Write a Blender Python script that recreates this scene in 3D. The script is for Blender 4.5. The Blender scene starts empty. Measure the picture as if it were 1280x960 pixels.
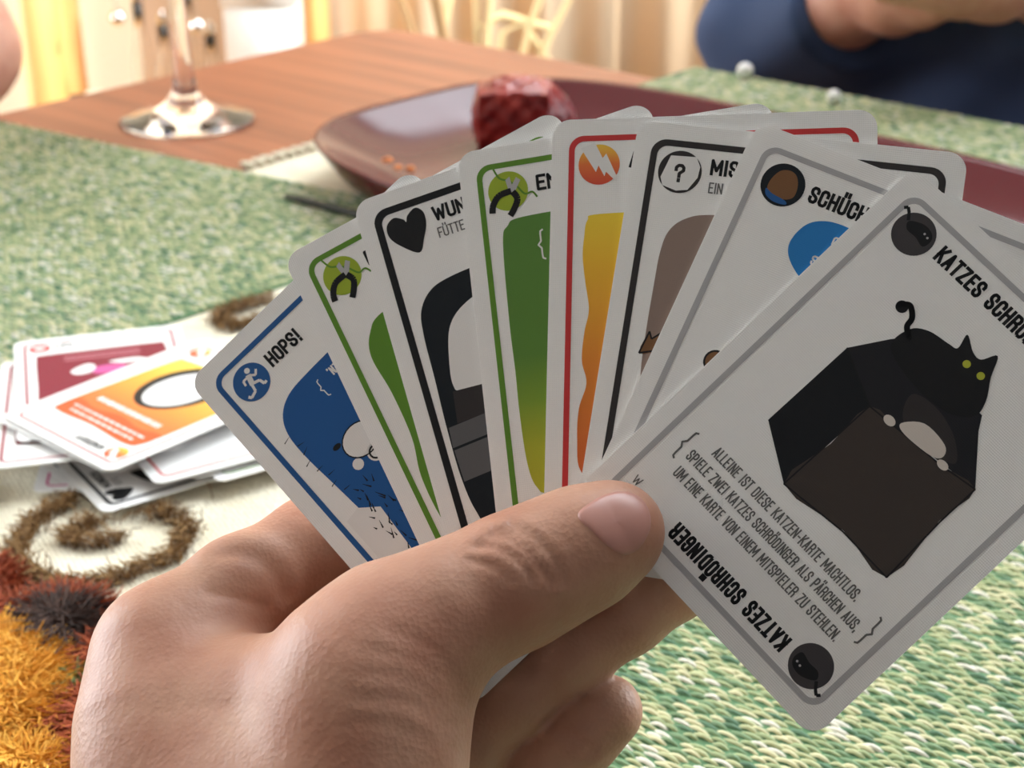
import bpy, bmesh, math, random
import numpy as np
from mathutils import Vector, Matrix
random.seed(7); rng = np.random.default_rng(7)
scene = bpy.context.scene
COL = scene.collection

# ------------------------------------------------------------------ camera
F_PX, PITCH, ZT, H = 1923.0, math.radians(25), 0.75, 0.25
CAM = np.array([0.0, 0.0, ZT + H])
RIGHT = np.array([1.0, 0, 0]); UP = np.array([0, math.sin(PITCH), math.cos(PITCH)])
FWD = np.array([0, math.cos(PITCH), -math.sin(PITCH)])
cd = bpy.data.cameras.new('camera'); cam = bpy.data.objects.new('camera', cd); COL.objects.link(cam)
cam.location = CAM; cam.rotation_euler = (math.pi/2 - PITCH, 0, 0)
cd.sensor_width = 36; cd.lens = F_PX*36/1280; cd.clip_start = 0.01; cd.clip_end = 100
cd.dof.use_dof = True; cd.dof.focus_distance = 0.292; cd.dof.aperture_fstop = 26
scene.camera = cam
# ------------------------------------------------------------------ light
w = bpy.data.worlds.new('sky'); scene.world = w; w.use_nodes = True
bg = w.node_tree.nodes['Background']; bg.inputs[0].default_value = (0.87, 0.945, 1.0, 1); bg.inputs[1].default_value = 15.5
sl = bpy.data.lights.new('sun_offscreen', 'SUN'); sl.energy = 4.5; sl.angle = math.radians(1.0); sl.color = (1.0, 0.93, 0.82)
sun = bpy.data.objects.new('sun_offscreen', sl); COL.objects.link(sun); sun.location = (4, 0.8, 3)
sun.rotation_euler = Vector((-1.0, 0.25, -0.5)).to_track_quat('-Z', 'Y').to_euler()
def daylight(name, loc, rot, sx, sy):      # portal: the daylight that enters through an opening of the room
    l = bpy.data.lights.new(name, 'AREA'); l.shape = 'RECTANGLE'; l.size = sx; l.size_y = sy; l.cycles.is_portal = True
    o = bpy.data.objects.new(name, l); COL.objects.link(o); o.location = loc; o.rotation_euler = rot; return o
SKY = (0.1, 1.9, 1.0, 2.35)               # roof window: x0, x1, y0, y1
daylight('roof_window_offscreen', ((SKY[0]+SKY[1])/2, (SKY[2]+SKY[3])/2, 2.53), (0, 0, 0), SKY[1]-SKY[0], SKY[3]-SKY[2])
daylight('window_left_offscreen', (-2.25, 1.45, 1.2), (0, -math.pi/2, 0), 2.0, 1.7)
daylight('window_right_offscreen', (2.25, 1.65, 1.5), (0, math.pi/2, 0), 1.6, 1.2)
scene.view_settings.view_transform = 'Standard'; scene.view_settings.look = 'None'
scene.view_settings.gamma = 1; scene.view_settings.use_curve_mapping = False
scene.view_settings.exposure = -0.3

# ------------------------------------------------------------------ mapping helpers
def CP(px, py, d):                      # pixel + depth (m) -> world
    return CAM + d*(FWD + RIGHT*(px-640)/F_PX + UP*(480-py)/F_PX)
def TP(px, py, h=0.0):                  # pixel -> point on the plane h above the table
    v = FWD + RIGHT*(px-640)/F_PX + UP*(480-py)/F_PX
    return CAM + v*((ZT+h-CAM[2])/v[2])
def cam2world(P):                       # camera coords in mm (x right, y up, z back) -> world
    P = np.asarray(P, float)*0.001
    return CAM + P[..., 0:1]*RIGHT + P[..., 1:2]*UP - P[..., 2:3]*FWD

# ------------------------------------------------------------------ material helpers
def srgb(r, g, b):
    f = lambda c: (c/255/12.92) if c/255 <= 0.04045 else ((c/255+0.055)/1.055)**2.4
    return (f(r), f(g), f(b), 1)
MATS = {}
def mat(name, col, rough=0.6, **kw):
    if name in MATS: return MATS[name]
    m = bpy.data.materials.new(name); m.use_nodes = True
    b = m.node_tree.nodes['Principled BSDF']
    b.inputs['Base Color'].default_value = col; b.inputs['Roughness'].default_value = rough
    for k, v in kw.items(): b.inputs[k.replace('_', ' ')].default_value = v
    MATS[name] = m; return m
def nd(m, t, **inp):
    n = m.node_tree.nodes.new(t)
    for k, v in inp.items():
        k = k.replace('_', ' ')
        n.inputs[k].default_value = v
    return n
def lk(m, a, b): m.node_tree.links.new(a, b)
def BS(m): return m.node_tree.nodes['Principled BSDF']
def ramp(m, stops):
    r = m.node_tree.nodes.new('ShaderNodeValToRGB'); e = r.color_ramp.elements
    while len(e) < len(stops): e.new(0.5)
    for x, (p, c) in zip(e, stops): x.position = p; x.color = c
    return r
def bump(m, height, strength=0.3, dist=0.001):
    b = nd(m, 'ShaderNodeBump', Strength=strength, Distance=dist); lk(m, height, b.inputs['Height']); lk(m, b.outputs[0], BS(m).inputs['Normal']); return b
def coords(m, kind='Object', scale=(1, 1, 1), rot=(0, 0, 0)):
    tc = m.node_tree.nodes.new('ShaderNodeTexCoord'); mp = m.node_tree.nodes.new('ShaderNodeMapping')
    mp.inputs['Scale'].default_value = scale; mp.inputs['Rotation'].default_value = rot
    lk(m, tc.outputs[kind], mp.inputs[0]); return mp.outputs[0]
def linen(m, strength=0.22):            # fine pressed linen grid of the card stock (coordinates in metres)
    v = coords(m)
    w1 = nd(m, 'ShaderNodeTexWave', Scale=760.0, Distortion=1.0); w1.bands_direction = 'X'; lk(m, v, w1.inputs[0])
    w2 = nd(m, 'ShaderNodeTexWave', Scale=760.0, Distortion=1.0); w2.bands_direction = 'Y'; lk(m, v, w2.inputs[0])
    a = nd(m, 'ShaderNodeMath'); a.operation = 'ADD'; lk(m, w1.outputs[1], a.inputs[0]); lk(m, w2.outputs[1], a.inputs[1])
    bump(m, a.outputs[0], strength, 0.00006)
def ink(name, rgb, rough=0.5):
    if name in MATS: return MATS[name]
    m = mat(name, srgb(*rgb), rough); linen(m); BS(m).inputs['Specular IOR Level'].default_value = 0.25; return m
def ink_grad(name, stops, axis=1):      # printed colour gradient along the card
    if name in MATS: return MATS[name]
    m = mat(name, (1, 1, 1, 1), 0.5); linen(m)
    tc = m.node_tree.nodes.new('ShaderNodeTexCoord'); s = m.node_tree.nodes.new('ShaderNodeSeparateXYZ')
    lk(m, tc.outputs['Generated'], s.inputs[0]); r = ramp(m, stops); lk(m, s.outputs[axis], r.inputs[0]); lk(m, r.outputs[0], BS(m).inputs['Base Color'])
    return m

# ------------------------------------------------------------------ object helpers
def newobj(name, me, m=None, parent=None, loc=None):
    o = bpy.data.objects.new(name, me); COL.objects.link(o)
    if m is not None and me is not None: me.materials.append(m)
    if parent is not None: o.parent = parent
    if loc is not None: o.location = loc
    return o
def mesh(name, v, f, smooth=False):
    me = bpy.data.meshes.new(name); me.from_pydata([tuple(map(float, p)) for p in v], [], [tuple(map(int, q)) for q in f]); me.update()
    if smooth: me.shade_smooth()
    return me
def tag(o, label, cat, group=None):
    o['label'] = label; o['category'] = cat
    if group: o['group'] = group
    return o
def struct(o): o['kind'] = 'structure'; return o
def box_data(x0, x1, y0, y1, z0, z1):
    v = [(x, y, z) for z in (z0, z1) for y in (y0, y1) for x in (x0, x1)]
    return v, [(0, 2, 3, 1), (4, 5, 7, 6), (0, 1, 5, 4), (2, 6, 7, 3), (0, 4, 6, 2), (1, 3, 7, 5)]
def box(name, dims, m, parent=None, bevel=0.0, loc=None):
    v, f = box_data(*dims); me = mesh(name, v, f)
    if bevel:
        bm = bmesh.new(); bm.from_mesh(me); bmesh.ops.bevel(bm, geom=bm.edges[:], offset=bevel, segments=2, affect='EDGES'); bm.to_mesh(me); bm.free(); me.shade_smooth()
    return newobj(name, me, m, parent, loc)
def lathe(prof, n=48):
    v = []; f = []; k = len(prof)
    for i in range(n):
        a = 2*math.pi*i/n
        for r, z in prof: v.append((r*math.cos(a), r*math.sin(a), z))
    for i in range(n):
        j = (i+1) % n
        for q in range(k-1): f.append((i*k+q, j*k+q, j*k+q+1, i*k+q+1))
    return v, f
def tube(path, rad, n=8):
    P = [Vector(p) for p in path]; v = []; f = []
    ref = Vector((0, 0, 1))
    for i, p in enumerate(P):
        t = (P[min(i+1, len(P)-1)]-P[max(i-1, 0)]).normalized()
        a = t.cross(ref); a = a.normalized() if a.length > 1e-4 else Vector((1, 0, 0)); b = t.cross(a)
        r = rad[i] if hasattr(rad, '__len__') else rad
        for k in range(n):
            q = p + a*(r*math.cos(2*math.pi*k/n)) + b*(r*math.sin(2*math.pi*k/n)); v.append(q)
    for i in range(len(P)-1):
        for k in range(n): f.append((i*n+k, i*n+(k+1) % n, (i+1)*n+(k+1) % n, (i+1)*n+k))
    f.append(tuple(range(n))[::-1]); f.append(tuple((len(P)-1)*n+k for k in range(n)))
    return v, f
def merge(parts):
    V = []; Fs = []
    for v, f in parts:
        b = len(V); V += list(v); Fs += [tuple(i+b for i in q) for q in f]
    return V, Fs

# ------------------------------------------------------------------ signed-distance modelling (bodies, hand)
def cap(P, a, b, ra, rb):               # tapered capsule
    a = np.asarray(a, float); b = np.asarray(b, float); ba = b-a; L2 = max(float(ba@ba), 1e-12)
    t = np.clip(((P-a)@ba)/L2, 0, 1)
    return np.linalg.norm(P-a-t[:, None]*ba, axis=1) - (ra+(rb-ra)*t)
def smin(a, b, k):
    h = np.maximum(k-np.abs(a-b), 0)/k
    return np.minimum(a, b)-h*h*k*0.25
def chain(P, pts, k):                   # pts: list of (xyz, r)
    d = None
    for (a, ra), (b, rb) in zip(pts[:-1], pts[1:]):
        c = cap(P, a, b, ra, rb); d = c if d is None else smin(d, c, k)
    return d
def polygonise(fn, lo, hi, h, band=4):
    lo = np.asarray(lo, float); n = np.ceil((np.asarray(hi)-lo)/h).astype(int)+1
    c = band; nc = (n+c-1)//c+1
    ax = [lo[i]+np.arange(nc[i])*h*c for i in range(3)]
    G = np.stack(np.meshgrid(*ax, indexing='ij'), -1).reshape(-1, 3)
    D = fn(G).reshape(nc)
    big = np.repeat(np.repeat(np.repeat(D, c, 0), c, 1), c, 2)[:n[0], :n[1], :n[2]].astype(np.float32)
    idx = np.argwhere(np.abs(big) < h*c*2.2)
    big[idx[:, 0], idx[:, 1], idx[:, 2]] = fn(lo+idx*h)
    S = big < 0
    cells = np.zeros(np.array(S.shape)-1, np.int8)
    sl = lambda o: tuple(slice(o[i], S.shape[i]-1+o[i]) for i in range(3))
    offs = [(x, y, z) for x in (0, 1) for y in (0, 1) for z in (0, 1)]
    for o in offs: cells += S[sl(o)]
    act = np.argwhere((cells > 0) & (cells < 8))
    acc = np.zeros((len(act), 3)); cnt = np.zeros(len(act))
    for o in offs:
        for k in range(3):
            if o[k]: continue
            o2 = list(o); o2[k] = 1
            A = big[act[:, 0]+o[0], act[:, 1]+o[1], act[:, 2]+o[2]].astype(float); B = big[act[:, 0]+o2[0], act[:, 1]+o2[1], act[:, 2]+o2[2]].astype(float)
            mk = (A < 0) != (B < 0); t = np.where(mk, A/np.where(mk, A-B, 1), 0)
            p = np.tile(np.array(o, float), (len(act), 1)); p[:, k] += t
            acc[mk] += p[mk]; cnt[mk] += 1
    V = lo+h*(act+acc/cnt[:, None])
    ID = -np.ones(cells.shape, np.int64); ID[act[:, 0], act[:, 1], act[:, 2]] = np.arange(len(act))
    Fs = []
    for k in range(3):
        u, w_ = (k+1) % 3, (k+2) % 3
        a = [slice(None)]*3; b = [slice(None)]*3; a[k] = slice(0, -1); b[k] = slice(1, None)
        A = S[tuple(a)]; B = S[tuple(b)]; e = np.argwhere(A != B)
        e = e[(e[:, u] > 0) & (e[:, w_] > 0) & (e[:, u] < cells.shape[u]) & (e[:, w_] < cells.shape[w_])]
        inside = A[e[:, 0], e[:, 1], e[:, 2]]
        q = []
        for du, dw in ((-1, -1), (0, -1), (0, 0), (-1, 0)):
            c_ = e.copy(); c_[:, u] += du; c_[:, w_] += dw; q.append(ID[c_[:, 0], c_[:, 1], c_[:, 2]])
        Q = np.stack(q, 1); Q[~inside] = Q[~inside][:, ::-1]; Fs.append(Q[(Q >= 0).all(1)])
    return V, np.concatenate(Fs)
def np_mesh(name, V, Fq):
    me = bpy.data.meshes.new(name); me.vertices.add(len(V)); me.vertices.foreach_set('co', np.asarray(V, np.float32).ravel())
    me.loops.add(Fq.size); me.loops.foreach_set('vertex_index', Fq.astype(np.int32).ravel())
    me.polygons.add(len(Fq)); k = Fq.shape[1]
    me.polygons.foreach_set('loop_start', np.arange(0, Fq.size, k, dtype=np.int32))
    me.update(calc_edges=True); me.validate(); me.shade_smooth(); return me
def grad(fn, P, e):
    g = np.stack([fn(P+np.eye(3)[i]*e)-fn(P-np.eye(3)[i]*e) for i in range(3)], 1)
    return g/np.maximum(np.linalg.norm(g, axis=1, keepdims=True), 1e-9)

# ================================================================== MATERIALS
M_card = mat('card_stock', srgb(236, 234, 232), 0.5); linen(M_card, 0.5)
M_edge = mat('card_core', srgb(240, 240, 238), 0.7)
# skin
def skin(name, base, tint):
    m = mat(name, srgb(*base), 0.5)
    b = BS(m); b.inputs['Subsurface Weight'].default_value = 0.12; b.inputs['Subsurface Radius'].default_value = (0.004, 0.0015, 0.0008); b.inputs['Subsurface Scale'].default_value = 0.6
    b.inputs['Specular IOR Level'].default_value = 0.4
    v = coords(m)
    n1 = nd(m, 'ShaderNodeTexNoise', Scale=60.0, Detail=6.0); lk(m, v, n1.inputs[0])
    r = ramp(m, [(0.32, srgb(*tint)), (0.68, srgb(*base))]); lk(m, n1.outputs[0], r.inputs[0]); lk(m, r.outputs[0], b.inputs['Base Color'])
    vo = nd(m, 'ShaderNodeTexVoronoi', Scale=1100.0); lk(m, v, vo.inputs[0])
    n2 = nd(m, 'ShaderNodeTexNoise', Scale=420.0, Detail=4.0); lk(m, v, n2.inputs[0])
    a = nd(m, 'ShaderNodeMath'); a.operation = 'MULTIPLY_ADD'; lk(m, vo.outputs[0], a.inputs[0]); a.inputs[1].default_value = 0.5; lk(m, n2.outputs[0], a.inputs[2])
    bump(m, a.outputs[0], 0.35, 0.0004); return m
M_skin = skin('skin_hand', (184, 140, 117), (166, 114, 92))
M_skin2 = skin('skin_far', (208, 156, 134), (190, 132, 112))
M_nail = mat('nail', srgb(178, 126, 114), 0.36)
# table wood
M_wood = mat('table_wood', (1, 1, 1, 1), 0.42)
v = coords(M_wood, scale=(1.2, 22, 22))
n = nd(M_wood, 'ShaderNodeTexNoise', Scale=3.0, Detail=8.0, Distortion=0.6); lk(M_wood, v, n.inputs[0])
r = ramp(M_wood, [(0.3, srgb(126, 70, 44)), (0.55, srgb(158, 92, 60)), (0.75, srgb(176, 108, 74))]); lk(M_wood, n.outputs[0], r.inputs[0]); lk(M_wood, r.outputs[0], BS(M_wood).inputs['Base Color'])
bump(M_wood, n.outputs[0], 0.1, 0.0005)
def wood(name, a, b, sc=(20, 20, 1.5)):
    m = mat(name, (1, 1, 1, 1), 0.5); v = coords(m, scale=sc); n = nd(m, 'ShaderNodeTexNoise', Scale=3.0, Detail=6.0); lk(m, v, n.inputs[0])
    r = ramp(m, [(0.3, srgb(*a)), (0.7, srgb(*b))]); lk(m, n.outputs[0], r.inputs[0]); lk(m, r.outputs[0], BS(m).inputs['Base Color']); return m
M_pine = wood('pine', (226, 166, 96), (240, 190, 120)); M_walnut = wood('walnut', (84, 54, 34), (110, 72, 46))
# woven placemat: colour of every strand by island
M_strand = mat('mat_strand', (1, 1, 1, 1), 0.55)
g_ = M_strand.node_tree.nodes.new('ShaderNodeNewGeometry')
cr = ramp(M_strand, [(0.0, srgb(82, 118, 88)), (0.10, srgb(116, 144, 104)), (0.26, srgb(154, 168, 122)), (0.46, srgb(180, 184, 138)), (0.68, srgb(206, 202, 160)), (0.88, srgb(220, 216, 200))]); cr.color_ramp.interpolation = 'CONSTANT'
lk(M_strand, g_.outputs['Random Per Island'], cr.inputs[0]); lk(M_strand, cr.outputs[0], BS(M_strand).inputs['Base Color'])
M_matback = mat('mat_backing', srgb(84, 122, 84), 0.8)
# runner cloth
M_cloth = mat('runner_cloth', srgb(232, 222, 196), 0.9)
v = coords(M_cloth, rot=(0, 0, math.radians(20)))
vo_ = nd(M_cloth, 'ShaderNodeTexVoronoi', Scale=620.0, Randomness=0.35); lk(M_cloth, v, vo_.inputs[0])
cn_ = nd(M_cloth, 'ShaderNodeTexNoise', Scale=45.0, Detail=3.0); lk(M_cloth, v, cn_.inputs[0])
r = ramp(M_cloth, [(0.35, srgb(226, 216, 190)), (0.65, srgb(236, 228, 206))]); lk(M_cloth, cn_.outputs[0], r.inputs[0]); lk(M_cloth, r.outputs[0], BS(M_cloth).inputs['Base Color'])
iv_ = nd(M_cloth, 'ShaderNodeMath'); iv_.operation = 'SUBTRACT'; iv_.inputs[0].default_value = 1.0; lk(M_cloth, vo_.outputs[0], iv_.inputs[1]); bump(M_cloth, iv_.outputs[0], 0.9, 0.001)
def yarn(name, a, b, c):
    m = mat(name, (1, 1, 1, 1), 0.85); g = m.node_tree.nodes.new('ShaderNodeNewGeometry')
    r = ramp(m, [(0, srgb(*a)), (0.5, srgb(*b)), (1, srgb(*c))]); lk(m, g.outputs['Random Per Island'], r.inputs[0]); lk(m, r.outputs[0], BS(m).inputs['Base Color']); return m
Y_brown = yarn('yarn_brown', (96, 66, 34), (134, 98, 54), (164, 128, 80))
Y_rust = yarn('yarn_rust', (120, 48, 22), (158, 70, 34), (184, 92, 50))
Y_dark = yarn('yarn_dark', (44, 28, 22), (66, 44, 36), (90, 64, 52))
Y_gold = yarn('yarn_gold', (214, 140, 36), (238, 172, 54), (250, 196, 88))
Y_green = yarn('yarn_green', (90, 108, 56), (118, 134, 78), (146, 158, 104))
M_maroon = mat('maroon_glaze', srgb(84, 18, 26), 0.2); BS(M_maroon).inputs['Specular IOR Level'].default_value = 0.28
nn = nd(M_maroon, 'ShaderNodeTexNoise', Scale=14.0, Detail=4.0); lk(M_maroon, coords(M_maroon), nn.inputs[0]); r = ramp(M_maroon, [(0.3, (0.09,)*3+(1,)), (0.7, (0.2,)*3+(1,))]); lk(M_maroon, nn.outputs[0], r.inputs[0]); lk(M_maroon, r.outputs[0], BS(M_maroon).inputs['Roughness'])
M_glass = mat('clear_glass', (1, 1, 1, 1), 0.0, Transmission_Weight=1.0, IOR=1.45)
M_chrome = mat('polished_steel', srgb(225, 225, 225), 0.12, Metallic=1.0)

# ================================================================== STRUCTURE
M_wall = mat('wall_plaster', srgb(226, 206, 176), 0.9); nz = nd(M_wall, 'ShaderNodeTexNoise', Scale=40.0, Detail=5.0); lk(M_wall, coords(M_wall), nz.inputs[0]); bump(M_wall, nz.outputs[0], 0.2, 0.002)
M_inner = mat('wall_inner', srgb(96, 98, 102), 0.9); nz = nd(M_inner, 'ShaderNodeTexNoise', Scale=30.0, Detail=5.0); lk(M_inner, coords(M_inner), nz.inputs[0]); bump(M_inner, nz.outputs[0], 0.2, 0.002)
M_floor = wood('floor_wood', (96, 74, 56), (124, 98, 74), (1.5, 14, 14))
struct(box('floor', (-2.2, 2.2, -1.0, 2.6, -0.05, 0), M_floor))
def holed(name, plate, axis, hole, m):     # a slab with one rectangular opening, built from four pieces in one mesh
    (a0, a1, b0, b1, c0, c1), (u0, u1, v0, v1) = plate, hole
    if axis == 'z': P = [(a0, u0, b0, b1, c0, c1), (u1, a1, b0, b1, c0, c1), (u0, u1, b0, v0, c0, c1), (u0, u1, v1, b1, c0, c1)]
    elif axis == 'y': P = [(a0, u0, b0, b1, c0, c1), (u1, a1, b0, b1, c0, c1), (u0, u1, b0, b1, c0, v0), (u0, u1, b0, b1, v1, c1)]
    else: P = [(a0, a1, b0, u0, c0, c1), (a0, a1, u1, b1, c0, c1), (a0, a1, u0, u1, c0, v0), (a0, a1, u0, u1, v1, c1)]
    V, Fs = merge([box_data(*p) for p in P]); return struct(newobj(name, mesh(name, V, Fs), m))
M_frontw = mat('wall_front_paint', srgb(84, 88, 94), 0.9); nz = nd(M_frontw, 'ShaderNodeTexNoise', Scale=30.0, Detail=5.0); lk(M_frontw, coords(M_frontw), nz.inputs[0]); bump(M_frontw, nz.outputs[0], 0.2, 0.002)
struct(box('wall_front', (-2.2, 2.2, -1.1, -1.0, 0, 2.5), M_frontw))
struct(box('wall_back', (-2.2, 2.2, 2.5, 2.6, 0, 2.5), M_wall))
holed('wall_left', (-2.3, -2.2, -1.0, 2.6, 0, 2.5), 'x', (0.6, 2.3, 0.2, 2.2), M_wall)
holed('wall_right', (2.2, 2.3, -1.0, 2.6, 0, 2.5), 'x', (1.05, 2.25, 0.7, 2.3), M_inner)
M_ceil = mat('ceiling_paint', srgb(206, 205, 202), 0.9); nz = nd(M_ceil, 'ShaderNodeTexNoise', Scale=30.0, Detail=5.0); lk(M_ceil, coords(M_ceil), nz.inputs[0]); bump(M_ceil, nz.outputs[0], 0.2, 0.002)
holed('ceiling', (-2.3, 2.3, -1.1, 2.6, 2.5, 2.56), 'z', SKY, M_ceil)
M_white = mat('white_paint', srgb(236, 234, 228), 0.5)
struct(box('trim_1', (0.30, 0.335, 2.33, 2.36, 0, 1.3), M_white, bevel=0.004))

# ------------------------------------------------------------------ table
AD = np.array([0.763, -0.647, 0]); BD = np.array([0.647, 0.763, 0])      # the table's long and short directions
corner = TP(478, 33)
def obj_frame(name, origin, ux, mesh_, m, parent=None):
    ang = math.atan2(ux[1], ux[0]); o = newobj(name, mesh_, m, parent); o.location = origin; o.rotation_euler = (0, 0, ang); return o
tr = newobj('dining_table', None); tr.location = (corner[0], corner[1], 0); tr.rotation_euler = (0, 0, math.atan2(AD[1], AD[0]))
tag(tr, 'reddish brown wooden dining table under the mats and platter', 'table')
TL_, TW_ = 1.65, 0.70                                                    # local x along AD, local -y along -BD
def rrect(x0, x1, y0, y1, r, n=6):
    P = []
    for cx, cy, a0 in ((x1-r, y1-r, 0), (x0+r, y1-r, 90), (x0+r, y0+r, 180), (x1-r, y0+r, 270)):
        for i in range(n+1):
            a = math.radians(a0+90*i/n); P.append((cx+r*math.cos(a), cy+r*math.sin(a)))
    return P
def slab(P, z0, z1):
    n = len(P); v = [(x, y, z0) for x, y in P]+[(x, y, z1) for x, y in P]
    return v, [tuple(range(n))[::-1], tuple(range(n, 2*n))]+[(i, (i+1) % n, n+(i+1) % n, n+i) for i in range(n)]
tv, tf = slab(rrect(0, TL_, -TW_, 0, 0.035), ZT-0.028, ZT); newobj('tabletop', mesh('tabletop', tv, tf), M_wood, tr)
for nm, dm in (('apron', (0.09, TL_-0.09, -0.10, -0.08, ZT-0.11, ZT-0.028)), ('apron', (0.09, TL_-0.09, -TW_+0.08, -TW_+0.10, ZT-0.11, ZT-0.028)),
               ('apron', (0.08, 0.10, -TW_+0.1, -0.1, ZT-0.11, ZT-0.028)), ('apron', (TL_-0.10, TL_-0.08, -TW_+0.1, -0.1, ZT-0.11, ZT-0.028))):
    box(nm, dm, M_wood, tr)
for x in (0.05, TL_-0.05):
    for y in (-0.033, -TW_+0.033): box('leg', (x-0.028, x+0.028, y-0.028, y+0.028, 0, ZT-0.028), M_wood, tr, bevel=0.005)

# ------------------------------------------------------------------ embroidered runner
RT = 0.0012
R0 = TP(360, 201); RL, RW = 1.15, 0.42                                   # passes this point on its far-left hem
rr = newobj('table_runner', None); rr.rotation_euler = (0, 0, math.atan2(BD[1], BD[0]))
rr.location = (R0[0], R0[1], ZT)
tag(rr, 'cream woven table runner with tufted brown spirals and orange flowers', 'table runner')
def runner_local(p):                                                     # world -> runner local xy
    d = np.asarray(p)[:2]-R0[:2]; return np.array([d@BD[:2], d@np.array([-BD[1], BD[0]])])
x0r, x1r = -0.72, 0.13
cv, cf = box_data(x0r, x1r, -RW, 0, 0.0, RT); newobj('cloth', mesh('cloth', cv, cf), M_cloth, rr)
tv, tf = lathe([(0.0001, 0), (0.0022, 0.002), (0.0026, 0.006), (0.0015, 0.011), (0.0001, 0.013)], 8)
tme = mesh('tassel', tv, tf, True); tme.materials.append(M_cloth)
k = 0; x = -0.026
while x < 0.125:
    t = bpy.data.objects.new('tassel', tme); COL.objects.link(t); t.parent = rr; t.location = (x, -0.002, 0.0026); t.rotation_euler = (-math.pi/2, 0, random.uniform(-.1, .1)); x += 0.0075
UA = -41.3
LOWC = ((130, 642, 4.4, UA-13, 'BR'), (40, 616, 2.6, 8, 'BL'), (105, 618, 3.4, UA-4, 'BR'), (273, 603, 6.6, UA-16, 'BR'), (300, 585, 5.6, UA-6, 'BR'), (150, 598, 1.5, UA, 'BR'))
def under_pile(q):                                                       # runner-local points covered by a low card of the pile
    w2 = R0[:2]+q[:, :1]*BD[:2]+q[:, 1:2]*np.array([-BD[1], BD[0]]); hit_ = np.zeros(len(q), bool)
    for px, py, h_, ang, wh in LOWC:
        p = TP(px, py, RT+h_*.001)[:2]; a = math.radians(ang); u = np.array([math.cos(a), math.sin(a)]); y = np.array([-u[1], u[0]])
        cu, cv = {'BL': (0, .088), 'BR': (.063, .088)}[wh]; d = w2-(p-u*cu+y*cv); U, V_ = d@u, -(d@y)
        hit_ |= (U > -.0006) & (U < .0636) & (V_ > -.0006) & (V_ < .0886)
    return hit_
def hairs(points, name, m, L=0.006, wd=0.00026, lean=0.8, dirs=None):
    n = len(points); V = np.zeros((n, 9, 3)); pts = np.array(points)
    a = rng.uniform(0, 2*math.pi, n)
    if dirs is not None: a = np.array(dirs)+rng.normal(0, 0.5, n)
    ln = L*rng.uniform(0.6, 1.25, n); le = lean*rng.uniform(0.4, 1.2, n)
    d = np.stack([np.cos(a), np.sin(a)], 1)
    ok = ~(under_pile(pts[:, :2]) | under_pile(pts[:, :2]+d*(ln*le)[:, None])); pts, a, ln, le, d = pts[ok], a[ok], ln[ok], le[ok], d[ok]; n = len(pts); V = np.zeros((n, 9, 3))
    for s, (fz, fx, ws) in enumerate(((0.0, 0.0, 1.0), (0.62, 0.35, 1.0), (0.78, 1.0, 0.6))):
        c = np.zeros((n, 3)); c[:, :2] = pts[:, :2]+d*(ln*le*fx)[:, None]; c[:, 2] = pts[:, 2]+ln*fz
        for q in range(3):
            an = a+2*math.pi*q/3
            V[:, s*3+q] = c+wd*ws*np.stack([-np.sin(a)*math.cos(2*math.pi*q/3), np.cos(a)*math.cos(2*math.pi*q/3), np.full(n, math.sin(2*math.pi*q/3))], 1)
    base = np.array([[s*3+q, s*3+(q+1) % 3, s*3+3+(q+1) % 3, s*3+3+q] for s in range(2) for q in range(3)])
    Fq = (np.arange(n)[:, None, None]*9+base[None]).reshape(-1, 4)
    o = newobj(name, np_mesh(name, V.reshape(-1, 3), Fq), m, rr); o['kind'] = 'stuff'; return o
def path_tuft(pxs, name, m, width=0.0032, per=2600):
    P = [runner_local(TP(*p)) for p in pxs]; pts = []; dr = []
    for a, b in zip(P[:-1], P[1:]):
        L = np.linalg.norm(b-a); n = max(2, int(L*per*4.5)); an = math.atan2((b-a)[1], (b-a)[0])
        for t in rng.random(n):
            o = rng.normal(0, width*0.55, 2); pts.append((*(a+(b-a)*t+o), RT+abs(rng.normal(0, .0006)))); dr.append(an+rng.choice([0.6, -0.6, 2.4]))
    hairs(pts, name, m, 0.0045, 0.00024, 0.9, dr)
def fill_tuft(poly, name, m, dens=3.2e6, L=0.007, lift=0.0):
    P = np.array([runner_local(TP(*p)) for p in poly]); lo, hi = P.min(0), P.max(0)
    n = int((hi[0]-lo[0])*(hi[1]-lo[1])*dens*2.4); Q = lo+(hi-lo)*rng.random((n, 2)); ins = np.zeros(n, bool)
    for i in range(len(P)):
        a, b = P[i], P[(i+1) % len(P)]; c = ((a[1] > Q[:, 1]) != (b[1] > Q[:, 1])) & (Q[:, 0] < (b[0]-a[0])*(Q[:, 1]-a[1])/(b[1]-a[1]+1e-12)+a[0]); ins ^= c
    Q = Q[ins]; e = np.full(len(Q), 1e9)
    for i in range(len(P)):
        a, b = P[i], P[(i+1) % len(P)]; t = np.clip(((Q-a)@(b-a))/((b-a)@(b-a)), 0, 1); e = np.minimum(e, np.linalg.norm(Q-a-t[:, None]*(b-a), axis=1))
    z = RT+lift+0.0035*np.clip(e/0.006, 0, 1)*rng.uniform(0.5, 1, len(Q))
    hairs(np.column_stack([Q, z]), name, m, L*.85, 0.00026, 1.2)
SP = [(155, 680), (130, 684), (108, 687), (85, 683), (100, 670), (125, 660), (161, 650), (202, 649), (232, 662), (236, 675), (224, 688), (221, 705), (187, 713), (150, 731), (112, 738), (75, 738), (45, 727), (19, 706), (26, 688), (38, 672), (49, 656), (70, 644), (94, 634), (125, 622), (165, 612)]
path_tuft(SP, 'spiral_embroidery', Y_brown)
path_tuft([(262, 620), (300, 610), (345, 600), (372, 590)], 'spiral_embroidery', Y_brown)
path_tuft([(340, 380), (304, 389), (280, 397), (271, 407), (287, 416), (312, 413), (338, 407)], 'spiral_embroidery', Y_brown, 0.004)
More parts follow.
